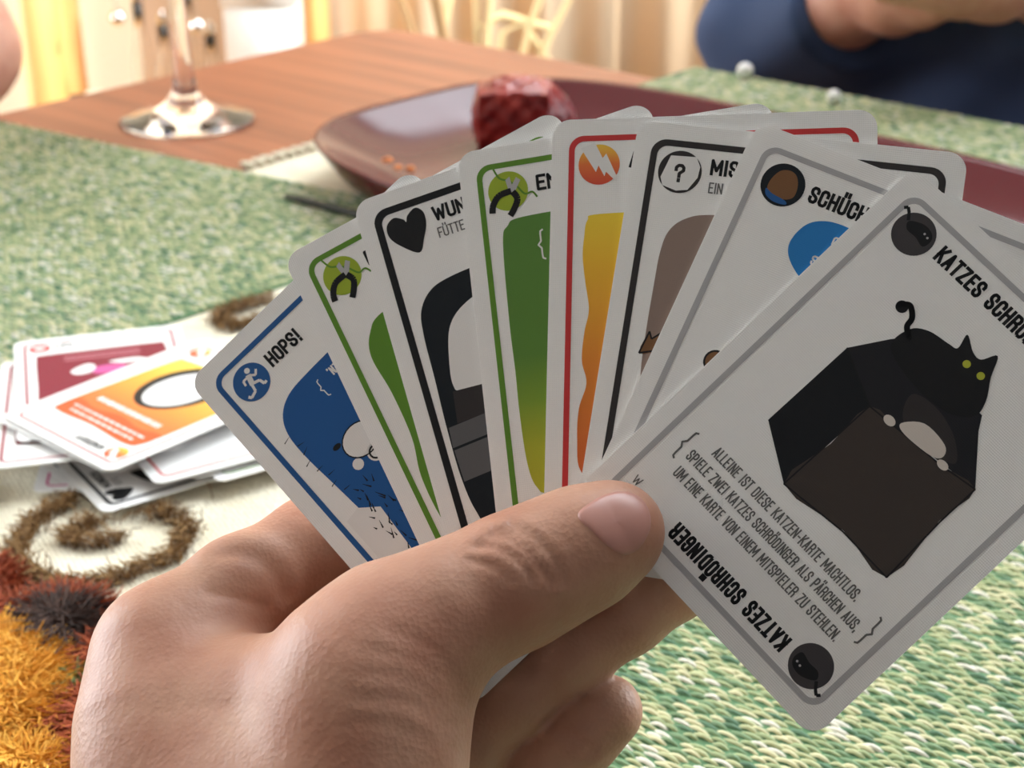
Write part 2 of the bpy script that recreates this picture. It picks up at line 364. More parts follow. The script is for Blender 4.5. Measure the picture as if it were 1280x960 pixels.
path_tuft([(-60, 560), (-30, 600), (-20, 640), (-50, 670)], 'spiral_embroidery', Y_brown)
fill_tuft([(-30, 722), (8, 724), (20, 745), (10, 760), (-30, 764)], 'petal_embroidery', Y_rust)
fill_tuft([(-30, 795), (-10, 772), (30, 772), (55, 761), (90, 758), (130, 768), (142, 790), (120, 800), (60, 775), (40, 800), (0, 800)], 'petal_embroidery', Y_rust)
fill_tuft([(38, 796), (55, 780), (85, 776), (112, 786), (118, 806), (104, 824), (75, 830), (50, 818)], 'flower_centre_embroidery', Y_dark, 3.4e6, 0.009)
fill_tuft([(-40, 806), (10, 803), (36, 805), (48, 822), (76, 838), (78, 862), (66, 884), (74, 905), (50, 930), (20, 942), (-40, 945)], 'petal_embroidery', Y_gold, 3.0e6, 0.008)
fill_tuft([(-40, 958), (30, 950), (90, 958), (90, 1000), (-40, 1010)], 'petal_embroidery', Y_gold)
fill_tuft([(80, 834), (106, 824), (126, 806), (150, 802), (150, 850), (110, 856), (84, 856)], 'petal_embroidery', Y_rust)
fill_tuft([(72, 872), (84, 858), (104, 853), (116, 866), (108, 880), (88, 888), (74, 886)], 'leaf_embroidery', Y_green)
fill_tuft([(-20, 768), (8, 766), (16, 774), (6, 782), (-20, 784)], 'leaf_embroidery', Y_green, 3e6, 0.005)
fill_tuft([(66, 912), (80, 892), (106, 884), (150, 880), (150, 990), (84, 990), (90, 950)], 'petal_embroidery', Y_rust)

# ------------------------------------------------------------------ woven placemats
MW, MH = 0.46, 0.33
def strands():
    rows = int(MH/0.00175); per = int(MW/0.0058); n = rows*per
    rI, cI = np.divmod(np.arange(n), per)
    L = 0.0066*rng.uniform(0.75, 1.2, n); x = (cI+0.5*(rI % 2)+rng.uniform(-.22, .22, n)+0.25)*0.0058; y = (rI+0.5+rng.uniform(-.16, .16, n))*0.00175
    x = np.clip(x, 0.004, MW-0.004); sk = rng.normal(0.0, 0.05, n)+0.06; hgt = rng.uniform(0.0007, 0.0013, n); wd = rng.uniform(0.00048, 0.0007, n)
    segs = 5; V = np.zeros((n, segs, 4, 3))
    for s in range(segs):
        t = s/(segs-1)-0.5; X = x+L*t; Y = y+L*t*sk; Z = 0.0013+hgt*np.cos(t*math.pi)*1.0-0.0004
        ww = wd*(1.0 if 0 < s < segs-1 else 0.6)
        for q, (a, b) in enumerate(((-1, -0.6), (-0.55, 0.45), (0.55, 0.45), (1, -0.6))): V[:, s, q] = np.stack([X, Y+a*ww, Z+b*ww], 1)
    base = np.array([[s*4+q, s*4+4+q, s*4+5+q, s*4+1+q] for s in range(segs-1) for q in range(3)])[:, ::-1]
    # cross threads peeping out between the rows
    Fq = (np.arange(n)[:, None, None]*segs*4+base[None]).reshape(-1, 4)
    me = np_mesh('weave', V.reshape(-1, 3), Fq); me.materials.append(M_strand); return me
WEAVE = strands()
bv, bf = box_data(0, MW, 0, MH, 0, 0.0012); MB_ = mesh('backing', bv, bf); MB_.materials.append(M_matback)
def placemat(corner_xy, ang, z, label, flipy=False):
    r = newobj('placemat', None); r.location = (corner_xy[0], corner_xy[1], z); r.rotation_euler = (0, 0, ang)
    tag(r, label, 'placemat', 'green woven placemats')
    b = newobj('backing', MB_, None, r); s = newobj('weave', WEAVE, None, r); s['kind'] = 'stuff'; return r
# mat by the wine glass: slightly skewed, its right-hand corner lies under the platter
aA, aE = math.radians(-32.0), math.radians(45.0); dA = np.array([math.cos(aA), math.sin(aA)]); dE = np.array([math.cos(aE), math.sin(aE)])
pU = TP(270, 206, 0.003)[:2]; pL = TP(292, 374, 0.003)[:2]
st_ = np.linalg.solve(np.column_stack([dA, -dE]), pL-pU); Cx = pU+dA*st_[0]
m1 = placemat(Cx-dA*MW*.8-dE*MH, aA, ZT+RT, 'green woven placemat between the wine glass and the card pile')
for ch in m1.children:
    ch.matrix_parent_inverse = Matrix(((.8, math.cos(aE-aA), 0, 0), (0, math.sin(aE-aA), 0, 0), (0, 0, 1, 0), (0, 0, 0, 1)))
aT = math.atan2(AD[1], AD[0]); A2 = AD[:2]; B2 = BD[:2]
pF = TP(1050, 122)[:2]; pLft = TP(835, 99)[:2]
c3 = A2*(pLft@A2)+B2*(pF@B2-MH); placemat(c3, aT, ZT+RT, 'green woven placemat in front of the person in the blue sweater')
pN = TP(560, 905)[:2]; pq = TP(900, 690)[:2]
c2 = A2*(TP(640, 900)[:2]@A2-0.03)+B2*(-0.0); 
c2 = A2*(TP(600, 960)[:2]@A2-0.015)+B2*(TP(1000, 900)[:2]@B2-0.17)
placemat(c2, aT, ZT+RT, 'green woven placemat underneath the hand holding the cards')

# ------------------------------------------------------------------ platter, food
pl = newobj('serving_platter', None); tag(pl, 'glossy maroon rectangular platter with raised rim', 'platter')
FC = np.array([-0.004, 0.0])  # placeholder
ua = np.array([0.72, -0.694]); ub = np.array([0.694, 0.72])              # platter long and short axes
sC = H/0.2575
left_c = np.array([-0.1447, 0.7934])*sC; PLn, PSn = 0.42, 0.241*sC
ctr = left_c+ua*PLn/2+ub*PSn/2
pl.location = (ctr[0], ctr[1], ZT+RT+0.0032); pl.rotation_euler = (0, 0, math.atan2(ua[1], ua[0]))
def superell(a, b, n=4.2, N=96):
    P = []
    for i in range(N):
        t = 2*math.pi*i/N; c, s = math.cos(t), math.sin(t); P.append((a*math.copysign(abs(c)**(2/n), c), b*math.copysign(abs(s)**(2/n), s)))
    return P
rings = [(0.0, 0.004), (0.30, 0.004), (0.55, 0.0042), (0.68, 0.0055), (0.78, 0.0098), (0.88, 0.0165), (0.975, 0.0240), (1.0, 0.0258), (1.008, 0.0250), (1.0, 0.0232), (0.965, 0.016), (0.92, 0.0085), (0.87, 0.0025), (0.83, 0.0), (0.0, 0.0)]
V = []; Fq = []; N = 96
for s, z in rings:
    nn_ = 2.6+1.0*s if s < 0.9 else 3.5
    ins = (1-max(s, 0.002))*PSn/2; V += [(x, y, z) for x, y in superell(PLn/2-ins, PSn/2-ins, nn_, N)]
for i in range(len(rings)-1):
    for j in range(N): Fq.append((i*N+j, i*N+(j+1) % N, (i+1)*N+(j+1) % N, (i+1)*N+j))
newobj('dish', mesh('dish', V, [q[::-1] for q in Fq], True), M_maroon, pl)
floor_z = ZT+RT+0.0032+0.0042
fp = TP(655, 186, RT+0.0074); FD = np.array([0.0, 0.0, 0.0])
def food_fn(P):
    q = P/np.array([1.0, 0.9, 1.0]); d = smin(np.linalg.norm((q-[-.006, 0, .018])/[1, 1, 1.0], axis=1)-0.0225, np.linalg.norm(q-[.010, .004, .014], axis=1)-0.019, 0.012)
    d = smin(d, np.max(np.abs(P-np.array([-.006, 0, .016]))-np.array([.017, .014, .016]), axis=1)-.002, .008)
    d = d+0.0009*np.sin(P[:, 0]*520+1)*np.sin(P[:, 1]*480+1)*np.sin(P[:, 2]*560+2)
    return np.maximum(d, -(P[:, 2]))
V, Fq = polygonise(food_fn, (-.04, -.04, -.002), (.04, .04, .05), 0.0009)
M_food = mat('red_food', srgb(140, 34, 34), 0.3); nn2 = nd(M_food, 'ShaderNodeTexNoise', Scale=60.0, Detail=4.0); lk(M_food, coords(M_food), nn2.inputs[0])
r = ramp(M_food, [(0.35, srgb(112, 20, 22)), (0.7, srgb(176, 62, 52))]); lk(M_food, nn2.outputs[0], r.inputs[0]); lk(M_food, r.outputs[0], BS(M_food).inputs['Base Color']); nn3 = nd(M_food, 'ShaderNodeTexNoise', Scale=230.0, Detail=4.0); lk(M_food, coords(M_food), nn3.inputs[0]); bump(M_food, nn3.outputs[0], 0.7, 0.002)
fo = newobj('red_fruit', np_mesh('red_fruit', V, Fq), M_food); fo.location = (fp[0], fp[1], floor_z-0.0002); fo.scale = (0.98, 1.0, 1.02); tag(fo, 'glossy lumpy dark red piece of fruit on the platter', 'food')
M_crumb = mat('crumb', srgb(214, 130, 70), 0.7)
for i, (px, py, s) in enumerate(((485, 211, .0030), (498, 215, .0026), (513, 214, .003))):
    p = TP(px, py, RT+0.012); bm = bmesh.new(); bmesh.ops.create_icosphere(bm, subdivisions=2, radius=s)
    for q in bm.verts: q.co *= random.uniform(0.75, 1.15); q.co.z *= 0.6
    me = bpy.data.meshes.new('crumb'); bm.to_mesh(me); bm.free(); o = newobj('crumb', me, M_crumb)
    dl = p[:2]-ctr; lx, ly = abs(dl@ua)/(PLn/2), abs(dl@ub)/(PSn/2); s_ = (lx**3.3+ly**3.3)**(1/3.3)
    o.location = (p[0], p[1], ZT+RT+0.0032+float(np.interp(s_, [q[0] for q in rings[:8]], [q[1] for q in rings[:8]]))+s*0.4)
    tag(o, 'tiny orange crumb on the maroon platter', 'crumb', 'crumbs on the platter')

# thin dark rod built along a dark line on the mat
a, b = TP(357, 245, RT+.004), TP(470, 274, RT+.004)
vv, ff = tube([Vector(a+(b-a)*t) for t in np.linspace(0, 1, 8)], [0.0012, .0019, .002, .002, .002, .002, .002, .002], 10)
tag(newobj('dark_rod', mesh('dark_rod', vv, ff, True), mat('rod_dark', srgb(40, 40, 32), 0.5)), 'thin dark rod lying on the placemat beside the platter', 'stick')

# ------------------------------------------------------------------ wine glass
gp = TP(235, 152); wg = newobj('wine_glass', None); wg.location = (gp[0], gp[1], ZT+0.0003); tag(wg, 'clear stemmed wine glass standing on the bare wood', 'wine glass')
FR = 0.0405
vv, ff = lathe([(0.0001, 0.0004), (FR*.9, 0.0), (FR-.0008, 0.0004), (FR, 0.0014), (FR-.001, 0.0024), (FR*.75, 0.0042), (FR*.5, 0.0072), (FR*.3, 0.0125), (0.0078, 0.019), (0.0058, 0.03), (0.005, 0.05), (0.0047, 0.09), (0.0052, 0.105), (0.0001, 0.1055)], 64)
newobj('foot_and_stem', mesh('foot_and_stem', vv, ff, True), M_glass, wg)
vv, ff = lathe([(0.0001, 0.1045), (0.012, 0.107), (0.030, 0.121), (0.041, 0.145), (0.043, 0.165), (0.038, 0.20), (0.033, 0.225), (0.0318, 0.2255), (0.0368, 0.20), (0.0418, 0.165), (0.0398, 0.146), (0.029, 0.1225), (0.011, 0.1092), (0.0001, 0.108)], 64)
newobj('bowl', mesh('bowl', vv, ff, True), M_glass, wg)

# ================================================================== CARDS
CW, CH, CT, CR = 63.0, 88.0, 0.34, 3.6
def card_mesh():
    P = rrect(0, CW, -CH, 0, CR, 8); P = [(x*.001, y*.001) for x, y in P]
    v, f = slab(P, -CT*.001, 0); me = mesh('playing_card', v, f); me.materials.append(M_card); me.materials.append(M_edge)
    for q in me.polygons:
        if len(q.vertices) == 4: q.material_index = 1
    return me
CARD = card_mesh()
def flat(name, polys, m, parent, z=0.04):              # polys: list of outlines [(u, v down)] in mm, z mm above the face
    bm = bmesh.new()
    for P in polys:
        vs = [bm.verts.new((u*.001, -v*.001, z*.001)) for u, v in P]
        try: bm.faces.new(vs)
        except ValueError: pass
    bmesh.ops.recalc_face_normals(bm, faces=bm.faces[:])
    for f in bm.faces:
        if f.normal.z < 0: f.normal_flip()
    bmesh.ops.triangulate(bm, faces=bm.faces[:])
    me = bpy.data.meshes.new(name); bm.to_mesh(me); bm.free(); return newobj(name, me, m, parent)
def circ(cu, cv, r, n=40, a0=0, a1=360, ry=None):
    ry = r if ry is None else ry
    full = a1-a0 >= 360
    return [(cu+r*math.cos(math.radians(a0+(a1-a0)*i/(n if full else n-1))), cv+ry*math.sin(math.radians(a0+(a1-a0)*i/(n if full else n-1)))) for i in range(n)]
def spline(P, n=8, closed=True):
    P = [np.array(p, float) for p in P]; out = []; N_ = len(P); rngi = range(N_) if closed else range(N_-1)
    for i in rngi:
        g = (lambda j: P[j % N_]) if closed else (lambda j: P[min(max(j, 0), N_-1)])
        a, b, c, d = g(i-1), g(i), g(i+1), g(i+2)
        for t in np.arange(n)/n: out.append(tuple(0.5*((2*b)+(-a+c)*t+(2*a-5*b+4*c-d)*t*t+(-a+3*b-3*c+d)*t**3)))
    if not closed: out.append(tuple(P[-1]))
    return out
def stroke(P, wd):                                      # polyline -> list of quads
    out = []
    for i, (a, b) in enumerate(zip(P[:-1], P[1:])):
        a = np.array(a, float); b = np.array(b, float); t = (b-a)/(np.linalg.norm(b-a)+1e-9); n_ = np.array([-t[1], t[0]])
        wa = wd[i] if hasattr(wd, '__len__') else wd; wb = wd[i+1] if hasattr(wd, '__len__') else wd
        out.append([tuple(a-n_*wa/2-t*.02), tuple(b-n_*wb/2+t*.02), tuple(b+n_*wb/2+t*.02), tuple(a+n_*wa/2-t*.02)])
    return out
def border(m, parent, inset=4.0, wd=1.15, name='border'):
    o = rrect(inset-wd/2, CW-inset+wd/2, inset-wd/2, CH-inset+wd/2, 3.0, 8); i_ = rrect(inset+wd/2, CW-inset-wd/2, inset+wd/2, CH-inset-wd/2, 2.0, 8)
    n = len(o); return flat(name, [[o[k], o[(k+1) % n], i_[(k+1) % n], i_[k]] for k in range(n)], m, parent)
GL = {'A': [[(0, 0), (.5, 1), (1, 0)], [(.2, .3), (.8, .3)]], 'B': [[(0, 0), (0, 1), (.7, 1), (1, .86), (1, .66), (.75, .53), (0, .53)], [(.75, .53), (1, .39), (1, .14), (.7, 0), (0, 0)]],
'C': [[(1, .68), (1, .86), (.75, 1), (.25, 1), (0, .86), (0, .14), (.25, 0), (.75, 0), (1, .14), (1, .32)]], 'D': [[(0, 0), (0, 1), (.65, 1), (1, .84), (1, .16), (.65, 0), (0, 0)]],
'E': [[(1, 1), (0, 1), (0, 0), (1, 0)], [(0, .52), (.8, .52)]], 'F': [[(1, 1), (0, 1), (0, 0)], [(0, .5), (.8, .5)]], 'G': [[(1, .7), (1, .86), (.75, 1), (.25, 1), (0, .86), (0, .14), (.25, 0), (.75, 0), (1, .14), (1, .46), (.55, .46)]],
'H': [[(0, 0), (0, 1)], [(1, 0), (1, 1)], [(0, .52), (1, .52)]], 'I': [[(.5, 0), (.5, 1)]], 'K': [[(0, 0), (0, 1)], [(1, 1), (0, .38)], [(.35, .58), (1, 0)]], 'L': [[(0, 1), (0, 0), (1, 0)]],
'M': [[(0, 0), (0, 1), (.5, .25), (1, 1), (1, 0)]], 'N': [[(0, 0), (0, 1), (1, 0), (1, 1)]], 'O': [[(.25, 0), (.75, 0), (1, .14), (1, .86), (.75, 1), (.25, 1), (0, .86), (0, .14), (.25, 0)]],
'P': [[(0, 0), (0, 1), (.7, 1), (1, .86), (1, .6), (.7, .45), (0, .45)]], 'R': [[(0, 0), (0, 1), (.7, 1), (1, .86), (1, .64), (.7, .5), (0, .5)], [(.7, .5), (1, .36), (1, 0)]],
'S': [[(1, .72), (1, .86), (.75, 1), (.25, 1), (0, .86), (0, .68), (.2, .55), (.8, .42), (1, .3), (1, .14), (.75, 0), (.25, 0), (0, .14), (0, .28)]], 'T': [[(0, 1), (1, 1)], [(.5, 1), (.5, 0)]],
'U': [[(0, 1), (0, .14), (.25, 0), (.75, 0), (1, .14), (1, 1)]], 'V': [[(0, 1), (.5, 0), (1, 1)]], 'W': [[(0, 1), (.25, 0), (.5, .8), (.75, 0), (1, 1)]], 'Z': [[(0, 1), (1, 1), (0, 0), (1, 0)]],
'!': [[(.5, 1), (.5, .3)], [(.5, .04), (.5, -.04)]], '.': [[(.5, .03), (.5, -.04)]], ',': [[(.5, .04), (.4, -.16)]], '-': [[(.1, .45), (.9, .45)]], '?': [[(0, .7), (0, .86), (.3, 1), (.75, 1), (1, .86), (1, .66), (.5, .46), (.5, .26)], [(.5, .03), (.5, -.04)]],
'{': [[(1, 1), (.6, .95), (.55, .85), (.55, .62), (.1, .5), (.55, .38), (.55, .15), (.6, .05), (1, 0)]], '}': [[(0, 1), (.4, .95), (.45, .85), (.45, .62), (.9, .5), (.45, .38), (.45, .15), (.4, .05), (0, 0)]]}
WD = {'I': .22, '!': .25, '.': .2, ',': .2, '-': .7, ' ': .45, 'M': 1.45, 'W': 1.6, '{': 1.0, '}': 1.0, 'E': .85, 'F': .82, 'L': .8, 'T': .9}
def text(s, u, v, h, m, parent, width=None, name='lettering', rot180=False, bold=0.02, z=0.055):
    """condensed capitals with cap height h mm: left edge u, baseline v, run fitted to width"""
    th = h*(0.055 if s in '{}' else 0.182 if bold > 0 else 0.128)
    n_ = len(s); W_ = width or h*.42; gp_ = th+h*.05; tot = sum(WD.get(c_, 1) for c_ in s) if n_ > 1 else 1.0
    sx = (W_-th-(n_-1)*gp_)/tot; gap = gp_/sx; polys = []; x = 0.0
    for ch in s:
        wd_ = WD.get(ch, 1) if len(s) > 1 else 1.0; base_ = {'Ä': 'A', 'Ö': 'O', 'Ü': 'U'}.get(ch, ch)
        runs = [[(th/2+(x+p*wd_)*sx, th/2+q*(h-th)) for p, q in P] for P in GL.get(base_, [])]
        if ch in 'ÄÖÜ': runs += [[(th/2+(x+p)*sx, h+.10*h), (th/2+(x+p)*sx, h+.10*h+th*.95)] for p in (.2, .8)]
        for R_ in runs:
            if ch not in '{}' and R_[0] != R_[-1]:            # square stroke ends
                E_ = [np.array(p_, float) for p_ in R_]; d0_ = E_[0]-E_[1]; d1_ = E_[-1]-E_[-2]
                R_ = [tuple(E_[0]+d0_/np.linalg.norm(d0_)*th*.45)]+R_[1:-1]+[tuple(E_[-1]+d1_/np.linalg.norm(d1_)*th*.45)]
            polys += stroke(R_, th)
            for (px_, py_) in R_[1:-1]: polys.append(circ(px_, py_, th/2, 8))
        x += wd_+gap
    polys = [[((u-a, v+b) if rot180 else (u+a, v-b)) for a, b in P] for P in polys]
    return flat(name, polys, m, parent, z)
I_black = ink('ink_black', (24, 24, 26)); I_grey = ink('ink_grey', (110, 108, 106)); I_dark = ink('ink_charcoal', (50, 46, 46)); I_lgrey = ink('ink_light_grey', (172, 170, 172))
I_green = ink('ink_green', (92, 136, 44)); I_blue = ink('ink_blue', (38, 88, 146)); I_red = ink('ink_red', (196, 58, 58)); I_white = ink('ink_white', (228, 226, 224))
I_pblue = ink('ink_panel_blue', (32, 86, 148)); I_pgreen = ink_grad('ink_panel_green', [(0.0, srgb(176, 170, 30)), (0.18, srgb(168, 172, 34)), (0.34, srgb(120, 152, 36)), (0.5, srgb(84, 128, 40)), (1, srgb(80, 126, 42))])
I_porange = ink_grad('ink_panel_orange', [(0, srgb(196, 82, 30)), (0.45, srgb(222, 132, 36)), (0.8, srgb(236, 182, 40)), (1, srgb(238, 206, 52))])
I_ball = ink_grad('ink_ball_orange', [(0, srgb(206, 70, 46)), (0.5, srgb(226, 112, 50)), (1, srgb(238, 196, 64))])
I_lime = ink('ink_lime', (152, 172, 50)); I_brown = ink('ink_brown', (142, 122, 112)); I_dbrown = ink('ink_dark_brown', (120, 84, 54)); I_sky = ink('ink_sky_blue', (40, 122, 190))
I_box1 = ink('ink_box_side', (20, 22, 26)); I_box2 = ink('ink_box_inside', (30, 30, 34)); I_box3 = ink('ink_box_front', (62, 54, 50)); I_ball2 = ink('ink_ball_grey', (64, 60, 62)); I_eye = ink('ink_eye', (176, 180, 60)); I_navy = ink('ink_navy', (18, 24, 30)); I_midgrey = ink('ink_mid_grey', (92, 92, 94)); I_pale = ink('ink_pale', (206, 196, 188)); I_maroon = ink('ink_maroon', (128, 34, 52)); I_pink = ink('ink_pink', (206, 90, 150)); I_violet = ink('ink_violet', (120, 62, 96))
I_dorange = ink_grad('ink_deck_orange', [(0, srgb(216, 96, 48)), (0.3, srgb(228, 116, 48)), (0.7, srgb(240, 172, 60)), (1, srgb(246, 210, 80))])

def new_card(matrix, label, group):
    o = newobj('playing_card', CARD); o.matrix_world = matrix; tag(o, label, 'playing card', group); return o
# plane of the fan in camera millimetres
nrm = np.array([-0.18437235, 0.14639001, 0.97189341]); D0 = 298.6781
def plane_depth(px, py, off=0.0):
    r = np.array([(px-640)/F_PX, (480-py)/F_PX, -1.0]); return float((nrm@np.array([0, 0, -D0])+off)/(nrm@r))
FAN = {1: ((-66.34, .44, -314.93), -43.68), 2: ((-46.88, 25.82, -314.55), -27.91), 3: ((-32.53, 36.66, -312.94), -18.13), 4: ((-11.1, 46.46, -309.84), -8.02),
       5: ((8.09, 52.56, -306.6), -0.11), 6: ((24.97, 52.04, -302.81), 8.08), 7: ((47.6, 50.96, -297.84), 24.18), 8: ((75.87, 41.11, -290.48), 46.65)}
CAMM = np.column_stack([RIGHT, UP, -FWD])
def fan_matrix(k):
    o, a = FAN[k]; a = math.radians(-a); u = np.array([math.cos(a), math.sin(a), 0.0]); u[2] = -(u@nrm)/nrm[2]; u /= np.linalg.norm(u)
    y = np.cross(nrm, u)
    R = CAMM@np.column_stack([u, y, nrm]); m = Matrix.Identity(4)
    for i in range(3):
        for j in range(3): m[i][j] = R[i, j]
    p = cam2world(np.array(o)[None])[0]; m.translation = Vector(p); return m
FG = 'cards fanned in the hand'
LB = {1: 'blue-bordered card HOPS! at the far end of the fan', 2: 'green-bordered card with pliers icon next to the blue HOPS! card', 3: 'black-bordered fanned card with black heart icon, titled WUN',
      4: 'green-bordered fanned card with pliers icon, titled EN, beside the heart card', 5: 'red-bordered fanned card with orange lightning ball icon', 6: 'black-bordered fanned card with question mark icon, titled MIS',
      7: 'grey-bordered fanned card with brown icon and blue blob, titled SCHÜCH', 8: 'front card KATZES SCHRÖDINGER with dark box picture, under the thumb'}
C = {k: new_card(fan_matrix(k), LB[k], FG) for k in range(1, 9)}
def pliers_icon(p):
    p = flat('icon', [circ(9.5, 9.5, 4.05)], I_lime, p)
    flat('pliers_handles', stroke(spline([(10.1, 9.6), (7.6, 10.2), (6.2, 12.0), (5.9, 13.6)], 5, False), 1.3)+stroke(spline([(10.4, 9.8), (11.2, 11.4), (10.3, 13.4), (9.4, 14.6)], 5, False), 1.3), I_black, p, .07)
    flat('pliers_jaws', [[(9.7, 9.8), (9.2, 7.2), (10.1, 6.6), (10.4, 8.4), (11.4, 6.9), (12.2, 7.6), (10.9, 9.8)]], I_lgrey, p, .065)
    flat('wire', stroke(spline([(7.0, 4.6), (8.0, 6.6), (9.6, 7.4), (11.2, 8.6), (12.8, 10.6), (14.3, 10.4), (15.2, 11.6)], 4, False), 0.38), I_green, p, .06)
# 1 HOPS!
c = C[1]; border(I_blue, c); ic = flat('icon', [circ(9.8, 9.6, 4.0)], I_blue, c)
flat('running_figure', [circ(10.6, 7.2, .62, 14)]+stroke([(10.2, 8.0), (9.6, 10.2)], 1.15)+stroke([(9.7, 10.0), (11.3, 10.5), (11.6, 11.7), (12.3, 11.6)], .6)+stroke([(9.5, 10.0), (9.2, 11.6), (7.7, 12.1), (7.3, 11.5)], .6)+stroke([(10.4, 8.3), (11.4, 9.1), (12.2, 8.2)], .5)+stroke([(10.0, 8.3), (8.6, 8.3), (8.4, 9.4)], .5), I_white, ic, .07)
text('HOPS!', 15.0, 10.6, 3.3, I_black, c, 8.6)
flat('picture_panel', [spline([(8.3, 23), (10.2, 19.2), (14, 17.0), (20, 16.4), (30, 16.2), (45, 16), (54, 20), (54.5, 40), (54, 62), (50, 70), (36, 66), (20, 62), (12.5, 64), (10.5, 60), (9.6, 50), (8.7, 38), (8.0, 29)], 6)], I_pblue, c)
text('{', 18.9, 23.3, 4.4, I_white, c, 1.4, z=.06); text('HEN.', 26.2, 18.7, 2.0, I_white, c, 3.6, rot180=True, z=.06)
flat('pale_shape', [circ(18.6, 34.2, 4.0, 24, ry=3.3), circ(19.2, 38.2, 1.9, 20), circ(14.9, 37.6, 1.2, 14)], I_white, c, .06)
flat('pale_shape_outline', stroke(circ(18.6, 34.2, 4.1, 24, ry=3.4)[:], .28)+stroke(circ(19.2, 38.2, 1.3, 14), .4)+[circ(14.0, 32.0, 1.0, 12, ry=.6)], I_black, c, .075)
flat('pale_ground', [[(5.6, 44.5), (9.0, 44), (12.6, 47), (12.0, 54), (11.4, 62), (7, 68), (5.6, 60)]], I_white, c, .06)
sk = []
for i in range(46):
    t = random.random(); u0 = 9+random.random()*7; v0 = 41+random.random()*20; a_ = random.uniform(-2.2, -1.0); L_ = random.uniform(.8, 2.4); sk += stroke([(u0, v0), (u0+math.cos(a_)*L_, v0+math.sin(a_)*L_)], [.34, .06])
for i in range(8): u0 = 6.5+random.random()*3; v0 = 24+i*2.2; sk += stroke([(u0, v0), (u0+1.6, v0-random.uniform(-.6, .8))], [.22, .05])
flat('ink_scribbles', sk, I_black, c, .08)
# 2 and 4 pliers cards
for k in (2, 4):
    c = C[k]; border(I_green, c); pliers_icon(c); text('ENTSCHÄRFUNG', 15.3, 10.4, 3.3, I_black, c, 28)
    flat('picture_panel', [spline([(7.3, 20), (8.6, 16.6), (12, 15.2), (30, 15), (50, 15), (55, 18), (56, 40), (55, 66), (52, 71), (30, 71), (12, 70.5), (8.6, 69), (7.2, 64), (6.8, 54), (6.9, 46), (6.8, 36)] if k == 4 else
                                  [(7.6, 27.5), (9.6, 22.8), (14, 20.2), (30, 19), (50, 19), (56, 24), (56, 62), (52, 72), (26, 72), (9, 71), (6.4, 64), (6.2, 54), (7.9, 46), (8.2, 36)], 6)], I_pgreen if k == 4 else I_green, c)
    if k == 4: text('{', 14.0, 24.6, 6.4, I_white, c, 1.7, z=.06, bold=0.0)
# 3 heart
c = C[3]; border(I_black, c, 4.0, 1.5)
flat('icon_heart', [spline([(10.6, 14.4), (7.2, 11.8), (5.5, 9.4), (5.6, 7.0), (7.4, 5.8), (9.2, 6.7), (9.7, 7.4), (10.3, 6.2), (12.2, 5.2), (13.6, 6.6), (13.5, 9.2), (12.3, 11.8)], 6)], I_black, c)
text('WUNSCH', 15.3, 9.4, 3.2, I_black, c, 13.2); text('FÜTTE', 15.3, 12.9, 2.2, I_grey, c, 5.6, bold=0.0)
flat('picture_panel', [spline([(6.7, 31), (7.6, 26), (10.5, 22.6), (15, 21.2), (24, 20.6), (40, 20.5), (52, 22), (56, 30), (56, 56), (53, 70), (40, 73), (20, 73), (9.6, 72), (7.0, 67.5), (6.0, 60), (6.0, 50), (6.4, 40)], 6)], I_navy, c)
flat('pale_egg', [spline([(10.3, 37), (12.2, 31), (16, 27.6), (22, 26), (32, 27), (36, 36), (34, 44), (22, 44.2), (11.5, 44), (9.6, 42.4)], 6)], I_white, c, .06)
flat('grey_band', [[(9.2, 43.6), (20, 44.3), (34, 44), (34, 50), (20, 49.5), (8.3, 50)]], I_dark, c, .07)
flat('grey_band', [[(6.4, 50.3), (18, 49.4), (36, 49.6), (36, 54), (18, 53.5), (6.1, 54.4)], [(6.2, 54.9), (18, 54), (36, 54.4), (36, 60), (18, 60.4), (6.4, 61.4)]], I_midgrey, c, .075)
# 5 lightning
def bolt_icon(p, m=None):
    p = flat('icon', [circ(9.5, 9.4, 4.1)], m or I_ball, p)
    flat('lightning_bolt', [[(5.8, 6.0), (8.6, 4.9), (10.2, 8.1), (10.9, 7.2), (13.2, 12.2), (13.0, 13.0), (10.9, 10.9), (10.6, 11.8), (9.4, 9.6), (8.9, 10.9)]], I_white, p, .07)
c = C[5]; border(I_red, c); bolt_icon(c); text('ANGRIFF', 15.4, 10.2, 3.4, I_black, c, 15)
flat('picture_panel', [spline([(6.8, 24), (7.4, 20.6), (10, 19.4), (30, 19), (52, 19), (56, 24), (56, 66), (50, 73), (30, 73), (12, 73), (7, 70), (6.2, 64), (6.4, 58), (7.8, 53), (6.8, 48.5), (7.2, 43), (8.0, 38.5), (7.2, 33), (6.6, 28)], 6)], I_porange, c)
# 6 question mark
c = C[6]; border(I_dark, c, 4.0, 1.3)
ic = flat('icon', [circ(9.6, 9.6, 4.25)], I_dark, c)
flat('torn_paper', [[(7.4, 6.5), (12.4, 6.3), (13.4, 8.2), (13.2, 10.4), (11.6, 13.0), (9.4, 13.4), (6.6, 12.6), (6.0, 11.0)]], I_white, ic, .06); text('?', 8.5, 11.6, 3.6, I_dark, ic, 2.1, z=.075)
text('MISCHEN', 15.4, 9.6, 3.3, I_black, c, 13.2); text('EIN S', 15.6, 13.2, 2.2, I_grey, c, 4.7, bold=0.0)
flat('picture_panel', [spline([(8.2, 26), (9.2, 21.6), (12, 18.8), (17, 17.4), (30, 17), (50, 17), (56, 22), (56, 64), (50, 72), (30, 73), (11, 72), (8.2, 66), (8.6, 56), (8.0, 48), (7.9, 40), (8.0, 32)], 6)], I_brown, c)
